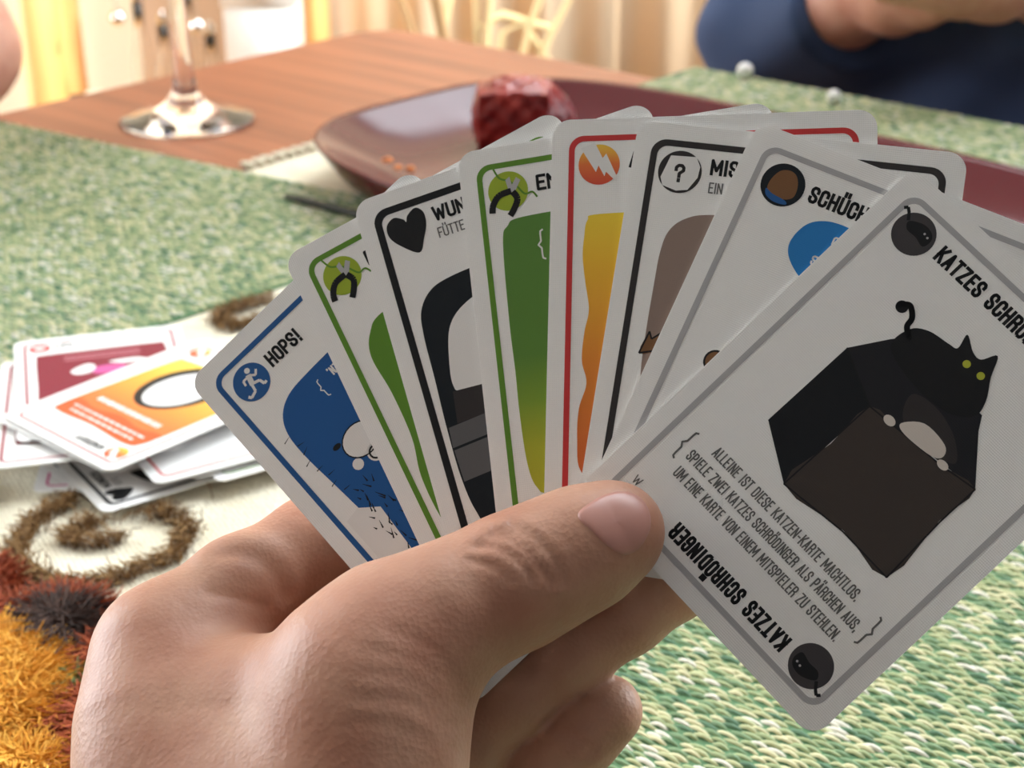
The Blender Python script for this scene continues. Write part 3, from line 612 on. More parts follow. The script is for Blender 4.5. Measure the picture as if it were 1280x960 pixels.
flat('arrow', [spline([(7.2, 46), (8.6, 41.6), (9.2, 43.0), (12.5, 40.2), (14, 40.4), (14, 42), (10.4, 43.6), (10.8, 45.0)], 3)], I_dbrown, c, .06)
flat('arrow_outline', stroke([(7.2, 46), (8.6, 41.6), (9.2, 43.0), (12.5, 40.2)], .35)+stroke([(7.2, 46), (10.8, 45.0), (10.4, 43.6), (14, 42)], .35), I_black, c, .07)
# 7 shy card
c = C[7]; border(I_lgrey, c)
ic = flat('icon', [circ(9.6, 9.9, 4.25)], I_navy, c); flat('brown_shape', [spline([(7.4, 12.0), (7.0, 10), (8.0, 7.6), (9.8, 6.8), (11.4, 7.4), (12.4, 9.4), (12.3, 11.6), (10.2, 12.6)], 4)], I_dbrown, ic, .06)
flat('blue_patch', [spline([(6.9, 11.6), (8.4, 12.2), (11.2, 12.6), (11.6, 13.3), (9.4, 13.6), (7.4, 12.9)], 4)], I_blue, ic, .065)
text('SCHÜCHTERN', 15.0, 11.2, 3.4, I_black, c, 19.2)
flat('picture_panel', [spline([(15.4, 20.4), (16.4, 16), (19.2, 13.6), (24, 12.9), (34, 14), (42, 18), (42, 26), (34, 29), (24, 27), (18, 24)], 6)], I_sky, c)
text('S', 20.4, 22.2, 2.0, I_white, c, 1.3, z=.06); text('C', 22.6, 17.4, 2.0, I_white, c, 1.3, z=.06)
flat('brown_dot', [circ(11.9, 46.4, 2.3, 24)], I_black, c, .05); flat('brown_dot_fill', [circ(11.9, 46.4, 1.9, 24)], I_dbrown, c, .06)
# 8 front card
c = C[8]; border(I_lgrey, c)
def cat_icon(p, cu, cv, s):
    q = lambda P: [(cu+s*a, cv+s*b) for a, b in P]
    p = flat('icon', [circ(cu, cv, 4.15)], I_ball2, p); flat('icon_dark_shape', [q(spline([(-2.4, -1.2), (0, -2.6), (2.2, -2.4), (3.2, -1.2), (2.8, .6), (.6, .2), (-1.6, .2)], 5))], I_black, p, .06)
    flat('icon_curl', stroke(q([(-2.6, -1.2), (-3.6, -2.4), (-4.4, -3.0), (-4.9, -2.4)]), .6), I_black, p, .065); flat('icon_dots', [circ(cu+s*1.4, cv-s*1.4, .24, 8), circ(cu+s*2.3, cv-s*1.2, .24, 8)], I_lgrey, p, .07)
cat_icon(c, 9.3, 9.3, 1); cat_icon(c, 53.5, 79.1, -1)
text('KATZES SCHRÖDINGER', 14.9, 10.2, 3.5, I_black, c, 32.5); text('KATZES SCHRÖDINGER', 47.9, 78.2, 3.5, I_black, c, 29.8, rot180=True)
text('ALLEINE IST DIESE KATZEN-KARTE MACHTLOS.', 13.0, 65.3, 2.3, I_grey, c, 37.6, bold=0.0)
text('SPIELE ZWEI KATZES SCHRÖDINGER ALS PÄRCHEN AUS,', 10.0, 69.2, 2.3, I_grey, c, 44.4, bold=0.0)
text('UM EINE KARTE VON EINEM MITSPIELER ZU STEHLEN.', 10.6, 73.1, 2.3, I_grey, c, 42.6, bold=0.0)
text('{', 7.2, 71.0, 7.0, I_grey, c, 1.7, bold=-.01); text('}', 55.4, 70.6, 7.0, I_grey, c, 1.7, bold=-.01); text('W', 6.2, 79.6, 1.8, I_grey, c, 1.6, bold=0.0)
flat('box_side', [[(15.7, 53.1), (16.1, 33.2), (20.5, 26.4), (27.0, 38.0), (26.3, 59.4)]], I_box1, c)
flat('box_inside', [[(16.1, 33.2), (20.5, 26.4), (22, 24.5), (42, 24.8), (43.6, 27.3), (50.7, 35.3), (27.0, 38.2)]], I_box2, c, .05)
flat('box_front', [spline([(26.8, 38.0), (34, 37.4), (43, 36.6), (50.7, 35.3), (50.4, 44), (51.3, 58), (40, 57.6), (26.3, 59.4), (26.9, 48)], 3)], I_box3, c, .06)
flat('box_outline', stroke([(26.8, 38.0), (34, 37.3), (43, 36.6), (50.7, 35.3), (50.6, 44), (51.3, 58), (40, 57.8), (26.3, 59.4), (26.8, 38), (16.1, 33.2)], .3), I_black, c, .075)
flat('animal_shape', [spline([(21.2, 27), (21.6, 22.6), (24.3, 20.4), (28.4, 19.6), (30.2, 19.0), (29.6, 16.0), (32.6, 17.6), (34.6, 17.6), (36.2, 15.0), (38.2, 18.8), (40.6, 22.4), (41.2, 25.8), (38, 28.6), (32, 29.6), (25, 28.8)], 5)]+stroke(spline([(22.6, 23.8), (20.9, 22.6), (20.4, 20.8), (18.4, 19.4), (17.0, 20.8)], 5, False), 1.1)+[circ(17.6, 20.6, 1.2, 18)]+[circ(a_, b_, .54, 10) for a_, b_ in spline([(22.6, 23.8), (20.9, 22.6), (20.4, 20.8), (18.4, 19.4), (17.0, 20.8)], 5, False)], I_black, c, .07)
flat('eye_spot', [circ(33.4, 20.0, .75, 16), circ(36.7, 19.8, .75, 16)], I_eye, c, .085)
flat('grey_patch', [spline([(30.5, 31), (35, 29.6), (41, 31), (45, 34.5), (40, 36), (33, 35.6)], 5)], I_dark, c, .07)
flat('pale_patch', [spline([(33.0, 36.2), (36.0, 33.2), (41.2, 33.4), (42.6, 35.2), (41, 36.6), (35, 37.2)], 5), circ(31.2, 37.3, 1.25, 16, ry=.9), circ(43.6, 36.3, 1.2, 16, ry=.8)], I_pale, c, .08)

# ------------------------------------------------------------------ discard pile
DG = 'cards in the discard pile on the runner'
def pile_card(px, py, h, ang, which, label, tilt=0.0):
    """corner `which` of the card stands over pixel (px,py) at height h (mm); ang = world angle of the card's u axis"""
    p = TP(px, py, RT+h*.001); a = math.radians(ang); u = np.array([math.cos(a), math.sin(a), 0]); y = np.array([-u[1], u[0], 0])
    cu, cv = {'TL': (0, 0), 'TR': (CW, 0), 'BL': (0, CH), 'BR': (CW, CH)}[which]
    o = p-u*cu*.001+y*cv*.001
    m = Matrix(((u[0], y[0], 0, o[0]), (u[1], y[1], 0, o[1]), (0, 0, 1, o[2]), (0, 0, 0, 1)))
    return new_card(m, label, DG)
UA = -41.3
top = pile_card(137, 590, 14.6, UA, 'BR', 'red-bordered ANGRIFF card with orange picture, topmost on the discard pile')
red = pile_card(17, 428, 12.8, 17.0, 'TL', 'red-bordered card with dark red panel, next under the topmost pile card')
wh2 = pile_card(1, 453, 11.4, 14.0, 'TL', 'red-bordered pile card sticking out beneath the dark red one')
d1 = pile_card(195, 606, 8.8, UA-17, 'BR', 'red-bordered mostly white card sticking out of the pile towards the hand')
d2 = pile_card(273, 603, 6.6, UA-16, 'BR', 'green-bordered pile card with its corner near the hand')
d3 = pile_card(130, 642, 4.4, UA-13, 'BR', 'black-bordered WUNSCH card with black heart, low in the discard pile')
d4 = pile_card(40, 616, 2.6, 8, 'BL', 'pink-bordered card sticking out low in the discard pile')
d5 = pile_card(58, 583, 10.0, UA+3, 'BR', 'grey-bordered pile card just below the topmost orange card')
d6 = pile_card(240, 600, 7.4, UA-12, 'BR', 'plain white-edged pile card between the red- and green-bordered ones')
d7 = pile_card(300, 585, 5.6, UA-6, 'BR', 'violet-bordered pile card mostly hidden under the others')
d8 = pile_card(105, 618, 3.4, UA-4, 'BR', 'black-bordered pile card low under the heart card')
fill = [pile_card((150 if h < 8 else 140)+random.uniform(-12, 12), (598 if h < 8 else 589)+random.uniform(-5, 3), h, UA+(random.uniform(-14, 10) if h < 8 else random.uniform(-2, 2)), 'BR', 'white pile card showing only its edge among the others') for h in (0.5, 1.2, 1.9, 5.0, 8.1, 10.7, 12.1, 13.6)]
border(I_red, top, 4.0, .9); flat('picture_panel', [spline([(8, 20), (12, 17), (30, 16), (50, 17), (55, 21), (55.5, 44), (55, 68), (50, 73), (30, 72), (12, 73), (7.6, 69), (7.6, 44)], 6)], I_dorange, top)
flat('black_ring', [circ(30, 33, 14.5, 40, ry=19)], I_black, top, .06); flat('white_oval', [circ(30.5, 34, 11, 40, ry=15.5)], I_white, top, .07)
flat('picture_lower', [spline([(9, 62), (20, 63.5), (32, 61), (44, 63), (54, 61), (55, 69), (50, 73), (30, 72), (12, 73), (8, 70)], 5)], ink('ink_deep_orange', (214, 92, 48)), top, .06)
tl_ = []
for vv_, ll, hh_ in ((57.5, 34, 2.6), (66.2, 38, 1.1), (69.4, 34, 1.1)):
    x_ = 31-ll/2
    while x_ < 31+ll/2: w_ = random.uniform(1.0, 3.4); tl_ += stroke([(x_, vv_), (x_+w_, vv_)], hh_); x_ += w_+.7
flat('text_lines', tl_, I_white, top, .085)
bolt_icon(top); text('ANGRIFF', 48, 78.2, 3.3, I_black, top, 15, rot180=True); ic = flat('icon', [circ(53.5, 78.6, 4.1)], I_ball, top); flat('lightning_bolt', [[(57.2, 82), (54.4, 83.1), (52.8, 79.9), (52.1, 80.8), (49.8, 75.8), (52.1, 77.1), (52.4, 76.2), (53.6, 78.4)]], I_white, ic, .07)
for rc in (red, wh2):
    border(ink('ink_maroon_line', (150, 60, 72)), rc, 4.0, 1.1); ic = flat('icon', [circ(9.5, 9.5, 4.0, ry=3.8)], I_red, rc); flat('icon_mark', [circ(9.5, 9.9, 1.9, 18, ry=1.5)]+stroke([(8.2, 9.4), (7.2, 7.2)], .8)+stroke([(9.4, 9.2), (9.4, 6.6)], .8)+stroke([(10.6, 9.4), (11.8, 7.2)], .8), I_white, ic, .07)
    text('NÖ!', 15.2, 10.4, 3.2, I_black, rc, 7)
    flat('picture_panel', [spline([(8, 20), (10, 16.5), (30, 16), (52, 16), (55.5, 19), (56, 44), (55, 68), (50, 73), (30, 73), (12, 72), (8, 69), (8, 44)], 6)], I_maroon, rc)
    for vv_ in (20.5, 23.5): flat('text_line', stroke([(18, vv_), (46, vv_)], 1.1), ink('ink_rose', (190, 120, 130)), rc, .06)
    flat('pale_shape', [spline([(20, 34), (26, 29), (29, 32), (27, 37), (22, 38)], 5), spline([(34, 29), (44, 28), (48, 31), (40, 32)], 5)], I_white, rc, .06)
    flat('pink_shape', [spline([(27, 34), (34, 32), (40, 34), (36, 39), (29, 39)], 5)], I_pink, rc, .055)
for cc, ik in ((d1, I_red), (d2, I_green), (d4, I_pink), (d5, I_dark), (d6, I_lgrey), (d7, I_violet), (d8, I_black)):
    border(ik, cc, 4.0, .9); flat('icon', [circ(9.5, 9.5, 4.0)], ik, cc)
border(I_black, d3, 4.0, 1.4); flat('icon_heart', [spline([(63-a_, 88-b_) for a_, b_ in ((10.6, 14.4), (7.2, 11.8), (5.5, 9.4), (5.6, 7.0), (7.4, 5.8), (9.2, 6.7), (9.7, 7.4), (10.3, 6.2), (12.2, 5.2), (13.6, 6.6), (13.5, 9.2), (12.3, 11.8))], 6)], I_black, d3)
text('WUNSCH', 47.7, 78.6, 3.2, I_black, d3, 13.2, rot180=True); text('FÜTTE', 47.7, 75.1, 2.2, I_grey, d3, 5.6, rot180=True, bold=0.0)
flat('picture_panel', [spline([(10, 30), (30, 28), (54, 30), (55, 50), (54, 64), (44, 70), (20, 71), (9, 66), (8, 48)], 6)], I_dark, d3)

# ================================================================== THE HAND
def h3(px, py, d): return np.array([(px-640)*d/F_PX, (480-py)*d/F_PX, -d])
def fr(px, py, r, press=0.92): return (h3(px, py, plane_depth(px, py)-r*press), r)           # in front of the cards
def bh(px, py, r, gap=4.4): return (h3(px, py, plane_depth(px, py)+gap+r), r)              # behind the cards
def pt(px, py, d, r): return (h3(px, py, d), r)
thumb = [pt(462, 850, 277, 16.0), pt(505, 800, 279, 14.2), pt(560, 766, 279, 12.2), fr(610, 742, 11.6, 1.0), fr(652, 722, 11.7, .98), fr(700, 698, 10.9), fr(738, 680, 10.3), fr(769, 664, 9.1)]
index = [pt(206, 815, 300, 12.4), pt(300, 738, 309, 10.4), bh(395, 682, 9.9, 7.5), bh(470, 660, 9.2, 7.5), bh(560, 640, 8.6, 6), bh(640, 630, 8.2, 5), bh(700, 625, 7.2)]
middle = [pt(262, 850, 320, 12.0), bh(400, 800, 10, 7), bh(510, 780, 9.4), bh(640, 735, 8.8), bh(740, 700, 8.2), bh(800, 680, 7.2)]
ring = [pt(330, 905, 334, 11.5), bh(470, 930, 9.8, 14), bh(575, 922, 9.2, 5), bh(640, 866, 8.4), bh(711, 810, 8.5), bh(780, 764, 8.0), bh(842, 722, 7.6), bh(885, 695, 6.8)]
pinky = [pt(385, 965, 340, 10.5), pt(480, 1000, 335, 8.8), pt(560, 1005, 325, 8.4), pt(632, 985, 312, 7.8), pt(682, 950, 306, 7.9), pt(722, 918, 303.5, 7.6), pt(757, 889, 302, 7.3)]
wrist = h3(330, 1185, 276)
elbow = wrist+np.array([-35.0, -62.0, 165.0])
def palm_fn(P):
    W = wrist
    d = chain(P, [pt(208, 818, 300, 12.6), pt(208, 900, 293, 15.2), pt(222, 985, 287, 17.0), (W+np.array([-8, 6, 0]), 20)], 8)
    d = smin(d, chain(P, [pt(262, 850, 320, 12.2), (W+np.array([0, 2, -8]), 20)], 8), 12)
    d = smin(d, chain(P, [pt(330, 905, 334, 11.7), (W+np.array([4, 0, -14]), 18)], 8), 12)
    d = smin(d, chain(P, [pt(385, 965, 340, 10.8), (W+np.array([9, -2, -18]), 16)], 8), 12)
    d = smin(d, chain(P, [(h3(462, 850, 277), 16.0), (h3(448, 940, 276), 18), (h3(420, 1040, 275), 20), (W+np.array([6, 4, 6]), 20)], 8), 14)
    d = smin(d, cap(P, h3(330, 880, 288), h3(330, 1060, 283), 10, 20), 16)
    d = smin(d, cap(P, h3(420, 960, 300), W, 17, 20), 14)
    fo_ = cap(P/np.array([1, 1, 1]), W, elbow, 24, 37)
    return smin(d, fo_, 14)
def hand_fn(P):
    p = palm_fn(P); d = smin(p, chain(P, thumb, 4), 9)
    d = np.minimum(d, smin(p, chain(P, index, 4), 7)); d = np.minimum(d, smin(p, chain(P, middle, 4), 6)); d = np.minimum(d, smin(p, chain(P, ring, 4), 5)); d = np.minimum(d, smin(p, chain(P, pinky, 4), 5))
    # flattened back of the thumb tip, where the nail lies
    return d
allp = np.array([q[0] for q in thumb+index+middle+ring+pinky]+[wrist, elbow])
V, Fq = polygonise(hand_fn, allp.min(0)-44, allp.max(0)+44, 0.95)
Nv = grad(hand_fn, V, 0.4)
# creases: sculpted along lines seen on the skin
def proj(P): return np.column_stack([640+P[:, 0]/-P[:, 2]*F_PX, 480-P[:, 1]/-P[:, 2]*F_PX])
pxy = proj(V); facing = np.clip(-(Nv*(V/np.linalg.norm(V, axis=1, keepdims=True))).sum(1)*3, 0, 1)
def crease(poly, depth, width, dmax=400, dmin=0):
    global V
    Q = spline(poly, 6, False); e = np.full(len(V), 1e9)
    for a, b in zip(Q[:-1], Q[1:]):
        a = np.array(a); b = np.array(b); t = np.clip(((pxy-a)@(b-a))/((b-a)@(b-a)), 0, 1); e = np.minimum(e, np.linalg.norm(pxy-a-t[:, None]*(b-a), axis=1))
    s = e/6.6; ok = (-V[:, 2] < dmax) & (-V[:, 2] > dmin)
    V = V-Nv*(ok*facing*(depth*np.exp(-(s/width)**2)-0.35*depth*np.exp(-((s-2.1*width)/(1.2*width))**2)))[:, None]
TD = 296
for poly, dp, wd_ in (([(596, 682), (622, 684), (648, 700), (668, 724)], .55, .9), ([(612, 668), (640, 676), (668, 698), (690, 728)], .7, .9), ([(640, 657), (668, 672), (692, 698), (706, 726)], .6, .9), ([(626, 662), (652, 672), (674, 690)], .4, .7),
                      ([(590, 700), (618, 708), (640, 724)], .3, .8),
                      ([(486, 790), (520, 800), (552, 822), (572, 852)], .15, 1.4), ([(470, 815), (510, 822), (548, 846), (570, 876)], .16, 1.4), ([(460, 842), (500, 846), (540, 868), (566, 905)], .16, 1.4), ([(450, 872), (500, 876), (540, 896), (564, 935)], .13, 1.4), ([(440, 905), (490, 906), (535, 926)], .12, 1.4),
                      ([(262, 742), (290, 746), (330, 758)], .3, 1.1)):
    crease(poly, dp, wd_, TD if poly[0][0] > 400 else 312)
crease([(683, 900), (712, 916), (744, 940)], .55, .7, 330, 290); crease([(676, 908), (706, 924), (738, 948)], .4, .6, 330, 290)
crease([(690, 842), (712, 862), (726, 872)], .35, .7, 330, 296)
crease([(272, 692), (300, 691), (328, 702), (346, 722), (354, 742)], .6, 1.6, 330)
hw = cam2world(V); base = hw.mean(0)
ho = newobj('hand', np_mesh('hand', hw-base, Fq), M_skin, None, base)
tag(ho, 'hand with thumb on the front card, fingers behind the fanned cards', 'hand')
# thumb nail: a curved plate lying on the thumb
nail_poly = [(722, 640), (736, 628), (756, 617), (780, 613), (800, 620), (812, 636), (815, 655), (810, 672), (798, 688), (783, 695), (768, 690), (752, 677), (736, 661), (724, 651)]
cN = np.array([770, 653.0]); ringsN = [0.0, .25, .5, .7, .85, .95, 1.0]; outl = np.array(spline(nail_poly, 4)); PV = []
for s in ringsN: PV += [tuple(cN+(q-cN)*s) for q in outl]
PV = np.array(PV); dirs = np.column_stack([(PV[:, 0]-640)/F_PX, (480-PV[:, 1])/F_PX, -np.ones(len(PV))]); t = np.full(len(PV), 240.0)
for i in range(60): t += 0.8*hand_fn(dirs*t[:, None])
S = dirs*t[:, None]; Ns = grad(hand_fn, S, 0.5); prof = np.repeat([.30, .30, .30, .28, .25, .16, -.25], len(outl)); S = S+Ns*prof[:, None]
nO = len(outl); Fn = [(i*nO+j, i*nO+(j+1) % nO, (i+1)*nO+(j+1) % nO, (i+1)*nO+j) for i in range(len(ringsN)-1) for j in range(nO)]
nb = cam2world(S)-base; nail = newobj('thumbnail', mesh('thumbnail', nb, [q[::-1] for q in Fn], True), M_nail, ho); nail['label'] = 'glossy pink thumbnail'

# ================================================================== PEOPLE
def cloth_mat(name, rgb):
    m = mat(name, srgb(*rgb), 0.9); nz = nd(m, 'ShaderNodeTexNoise', Scale=500.0, Detail=2.0); lk(m, coords(m), nz.inputs[0]); bump(m, nz.outputs[0], 0.3, 0.001); return m
def person(pos, face_ang, eR, hR, eL, hL, sleeve, top_m, label, hairrgb):
    """seated figure; pos = hip point on the floor plan, local +y is the facing direction, +x its right"""
    ca, sa = math.cos(face_ang-math.pi/2), math.sin(face_ang-math.pi/2)
    def L(p): p = np.asarray(p, float); d = p-np.array([pos[0], pos[1], 0]); return np.array([ca*d[0]+sa*d[1], -sa*d[0]+ca*d[1], d[2]])
    eR, hR, eL, hL = map(L, (eR, hR, eL, hL)); shR, shL = np.array([.165, -.01, 1.03]), np.array([-.165, -.01, 1.03])
    def torso(P, g=0.0):
        Q = P*np.array([.72, 1.05, 1]); d = smin(cap(Q, (0, 0, .588), (0, 0, .78), .125, .108), cap(Q, (0, 0, .78), (0, -.01, .98), .108, .115), .06)
        return smin(d, cap(P, shR+np.array([-.03, 0, 0]), shL+np.array([.03, 0, 0]), .06, .06), .06)-g
    def arm(P, s, e, h, r0=.048, r1=.040, r2=.027): return chain(P, [(s, r0), ((s+e)/2, r0*.95), (e, r1), (e+(h-e)*.35, r1*1.02), (h, r2)], .02)
    def legs(P, g=0.0):
        d = None
        for s in (1, -1):
            c = chain(P, [((.09*s, .02, .54), .085), ((.11*s, .40, .50), .062), ((.11*s, .42, .28), .055), ((.11*s, .40, .08), .042)], .03); c = smin(c, cap(P, (.11*s, .40, .05), (.12*s, .54, .035), .042, .032), .03)
            d = c if d is None else np.minimum(d, c)
        return d-g
    def hand_(P, e, h, sgn):
        f = (h-e)/np.linalg.norm(h-e); side = np.cross(f, [0, 0, 1]); side /= np.linalg.norm(side)+1e-9; up_ = np.cross(side, f)
        d = cap(P, h+f*.02-up_*.012, h+f*.055-up_*.010, .026, .025); d = smin(d, cap(P, h+f*.02+up_*.012, h+f*.055+up_*.012, .025, .024), .015)
        for i, o_ in enumerate((.030, .010, -.010, -.029)):
            k1 = h+f*.075+up_*o_; k2 = k1+f*.022+side*(-sgn)*.022; k3 = k2-f*.024+side*(-sgn)*.012
            d = np.minimum(smin(d, cap(P, h+f*.05+up_*o_, k1, .0115, .011), .008), 9); d = np.minimum(d, chain(P, [(k1, .0108), (k2, .0098), (k3, .0088)], .004))
        t1 = h+f*.03+up_*.03-side*sgn*.012; return smin(d, chain(P, [(h+f*.01+up_*.015, .015), (t1, .012), (t1+f*.035-side*sgn*.02, .0095)], .008), .01)
    def body(P):
        d = smin(torso(P, -.006), legs(P, -.006), .04)
        for s, e, h, sg in ((shR, eR, hR, 1), (shL, eL, hL, -1)):
            d = smin(d, arm(P, s, e, h), .02); d = smin(d, hand_(P, e, h, sg), .012)
        d = smin(d, cap(P, (0, -.005, 1.03), (0, .012, 1.17), .055, .05), .04)
        Q = (P-np.array([0, .03, 1.265]))*np.array([1.28, 1.0, .82]); hd = np.linalg.norm(Q, axis=1)-.098
        hd = smin(hd, cap(P, (0, .085, 1.20), (0, .095, 1.19), .032, .026), .03)
        hd = smin(hd, chain(P, [((0, .115, 1.285), .009), ((0, .142, 1.243), .0125)], .01), .012)
        for s in (1, -1):
            hd = smin(hd, cap(P, (.078*s, .02, 1.275), (.082*s, .015, 1.24), .012, .010), .008)
            hd = np.maximum(hd, -(np.linalg.norm(P-np.array([.032*s, .128, 1.283]), axis=1)-.014)); hd = np.minimum(hd, np.linalg.norm(P-np.array([.032*s, .112, 1.281]), axis=1)-.0125)
        hd = smin(hd, cap(P, (-.018, .118, 1.212), (.018, .118, 1.212), .008, .008), .006)
        return smin(d, hd, .02)
    def topc(P):
        d = np.maximum(torso(P, .006), .56-P[:, 2]); d = np.maximum(d, P[:, 2]-1.085)
        for s, e, h in ((shR, eR, hR), (shL, eL, hL)):
            if sleeve > 1: m_ = e+(h-e)*(sleeve-1); c = chain(P, [(s, .058), ((s+e)/2, .058), (e, .058), (m_, .045)], .02); ax = (h-e)/np.linalg.norm(h-e); c = np.maximum(c, (P-m_)@ax)
            else: m_ = s+(e-s)*sleeve; c = chain(P, [(s, .058), (m_, .060)], .02); ax = (e-s)/np.linalg.norm(e-s); c = np.maximum(c, (P-m_)@ax)
            d = smin(d, c, .03)
        f_ = .0035*np.sin(P[:, 2]*70+P[:, 0]*38)*np.sin(P[:, 0]*44+P[:, 1]*30)
        return d+f_
    def trous(P): d = np.maximum(legs(P, .006), .085-P[:, 2]); return np.maximum(d, P[:, 2]-.64)
    def hairf(P):
        Q = (P-np.array([0, .018, 1.278]))*np.array([1.24, .98, .84]); d = np.linalg.norm(Q, axis=1)-.108
        return np.maximum(d, np.minimum(P[:, 1]-.075, 1.0)*1.0 if False else np.maximum((P[:, 1]-.03)*.8-(P[:, 2]-1.30)*.9, 1.17-P[:, 2]))
    pts = np.array([eR, hR, eL, hL]); lo = np.minimum(pts.min(0)-.15, [-.3, -.2, -.01]); hi = np.maximum(pts.max(0)+.15, [.3, .62, 1.42])
    root = None
    for nm, fn, m_, hh in (('person', body, M_skin2, .0048), ('sweater', topc, top_m, .006), ('trousers', trous, mat('dark_trousers', srgb(52, 54, 62), .9), .008), ('hair', hairf, mat('hair_'+label[:6], srgb(*hairrgb), .7), .006)):
        V, Fq = polygonise(fn, lo, hi, hh); o = newobj(nm, np_mesh(nm, V, Fq), m_, root)
        if root is None: root = o; o.location = (pos[0], pos[1], 0); o.rotation_euler = (0, 0, face_ang-math.pi/2)
    tag(root, label, 'person'); return root
aB = math.atan2(-BD[1], -BD[0])
p1 = np.array([0.395, 1.115])
person(p1, aB, CP(978, 46, 1.17), CP(1098, -16, 1.03), CP(1420, 0, 1.06), CP(1270, -44, 0.95), 1.72, cloth_mat('navy_sweater', (50, 68, 102)), 'person in a dark blue sweater sitting across the table, hands together', (70, 52, 40))
p2 = np.array([-0.60, 1.03])
person(p2, math.atan2(AD[1], AD[0]), CP(-420, 60, 0.95), CP(-420, 55, 0.80), CP(-52, 62, 1.12), (-0.447, 0.90, 0.665), 0.45, cloth_mat('grey_tee', (150, 150, 150)), 'bare-armed person at the table end beside the wine glass', (60, 46, 36))
def chair(pos, ang, label):
    r = newobj('dining_chair', None); r.location = (pos[0], pos[1], 0); r.rotation_euler = (0, 0, ang-math.pi/2); tag(r, label, 'chair')
    box('seat', (-.21, .21, -.2, .22, .415, .455), M_walnut, r, bevel=.008)
    for x in (-.18, .18):
        box('leg', (x-.018, x+.018, .17, .206, 0, .42), M_walnut, r); box('leg', (x-.018, x+.018, -.25, -.214, 0, .95), M_walnut, r)
    for z in (.56, .70, .84): box('back_rail', (-.165, .165, -.242, -.224, z, z+.05), M_walnut, r)
fB = -BD[:2]; fA = AD[:2]
chair(p1, aB, 'wooden chair under the person in the blue sweater'); chair(p2, math.atan2(AD[1], AD[0]), 'wooden chair under the bare-armed person')
# white balls added in place of bright glints near the table edge
for px, py, s, lb in ((931, 96, .0055, 'small white ball standing in for a bright glint at the table edge under the blue sleeve'), (1042, 127, .0045, 'small white ball standing in for a bright glint on the mat edge before the dark gap')):
    p = TP(px, py, .004); bm = bmesh.new(); bmesh.ops.create_uvsphere(bm, u_segments=20, v_segments=12, radius=s); me = bpy.data.meshes.new('glint_ball'); bm.to_mesh(me); bm.free(); me.shade_smooth()
    o = newobj('glint_ball', me, mat('glint_white', srgb(250, 250, 250), 0.1)); o.location = (p[0], p[1], ZT+RT+.0016+s*.95); tag(o, lb, 'glint stand-in')

# ================================================================== BACKGROUND FURNITURE
# low display cabinet with open front and glassware behind the table's end
cb = newobj('display_cabinet', None); c0 = CP(215, 60, 1.9); tag(cb, 'open pine display cabinet with upright boards and glassware, behind the table', 'cabinet')
cb.location = (c0[0], c0[1], 0)
def postx(px, d=1.9): return (px-640)/F_PX*d-c0[0]
def postb(px): return (px-640)/F_PX*2.2-c0[0]                          # the two boards that stand further back
box('side_board', (postx(24), postx(52), 0, .19, 0, 1.1), M_pine, cb, bevel=.003)
for a_, b_ in ((349, 360), (379, 397)): box('side_board', (postb(a_), postb(b_), .33, .47, 0, 1.1), M_pine, cb, bevel=.002)
x0c, x1c = postx(24), postb(397)
box('shelf', (x0c, x1c, .01, .46, .38, .40), M_pine, cb); box('top', (x0c-.01, x1c+.01, 0, .47, 1.1, 1.12), M_pine, cb)
box('back_panel', (postx(110), postx(276), .27, .28, .4, 1.1), mat('panel_pale', srgb(176, 148, 122), .7), cb)
wp = newobj('white_box', None); wp.location = (c0[0]+postx(308), c0[1]+.15, .4); tag(wp, 'plain white box standing in the display cabinet', 'box')
box('box_body', (-.045, .045, -.05, .05, 0, .26), M_white, wp, bevel=.003); box('lid', (-.047, .047, -.052, .052, .2, .265), M_white, wp, bevel=.003)
gl = [(140, .014, .20, 'slim clear glass bottle in the cabinet beside the pine post'), (172, .015, .17, 'clear glass carafe in the cabinet behind the wine glass stem'), (206, .014, .22, 'tall clear glass vase in the cabinet'), (237, .015, .16, 'round clear glass jar in the cabinet beside the white box')]
for px, r_, h_, lb in gl:
    o = newobj('glass_vessel', None); o.location = (c0[0]+postx(px), c0[1]+.10+random.uniform(0, .06), .4005); tag(o, lb, 'glass', 'glassware in the cabinet')
    vv, ff = lathe([(.0001, 0), (r_, .001), (r_*1.05, h_*.3), (r_*.95, h_*.6), (r_*.45, h_*.8), (r_*.5, h_), (r_*.42, h_), (r_*.38, h_*.8), (r_*.86, h_*.6), (r_*.95, h_*.3), (r_*.9, .006), (.0001, .006)], 32)
    newobj('vessel_body', mesh('vessel_body', vv, ff, True), M_glass, o); vv, ff = lathe([(.0001, h_*.98), (r_*.40, h_*.985), (r_*.5, h_+.012), (.0001, h_+.02)], 20); newobj('stopper', mesh('stopper', vv, ff, True), M_chrome, o)
for px, py, d_, lb in ((147, 22, 1.93, 'shiny silver ball hanging in the cabinet by the pine post'), (246, 32, 1.93, 'shiny silver ball hanging in the cabinet by the wine glass stem')):
    p = CP(px, py, d_); o = newobj('silver_ball', None); o.location = p; tag(o, lb, 'ornament', 'silver balls in the cabinet')
    bm = bmesh.new(); bmesh.ops.create_uvsphere(bm, u_segments=24, v_segments=16, radius=.010); me = bpy.data.meshes.new('ball'); bm.to_mesh(me); bm.free(); me.shade_smooth(); newobj('ball', me, M_chrome, o)
    vv, ff = tube([(0, 0, .009), (0, 0, 1.1-p[2])], .0008, 6); newobj('thread', mesh('thread', vv, ff), M_chrome, o)
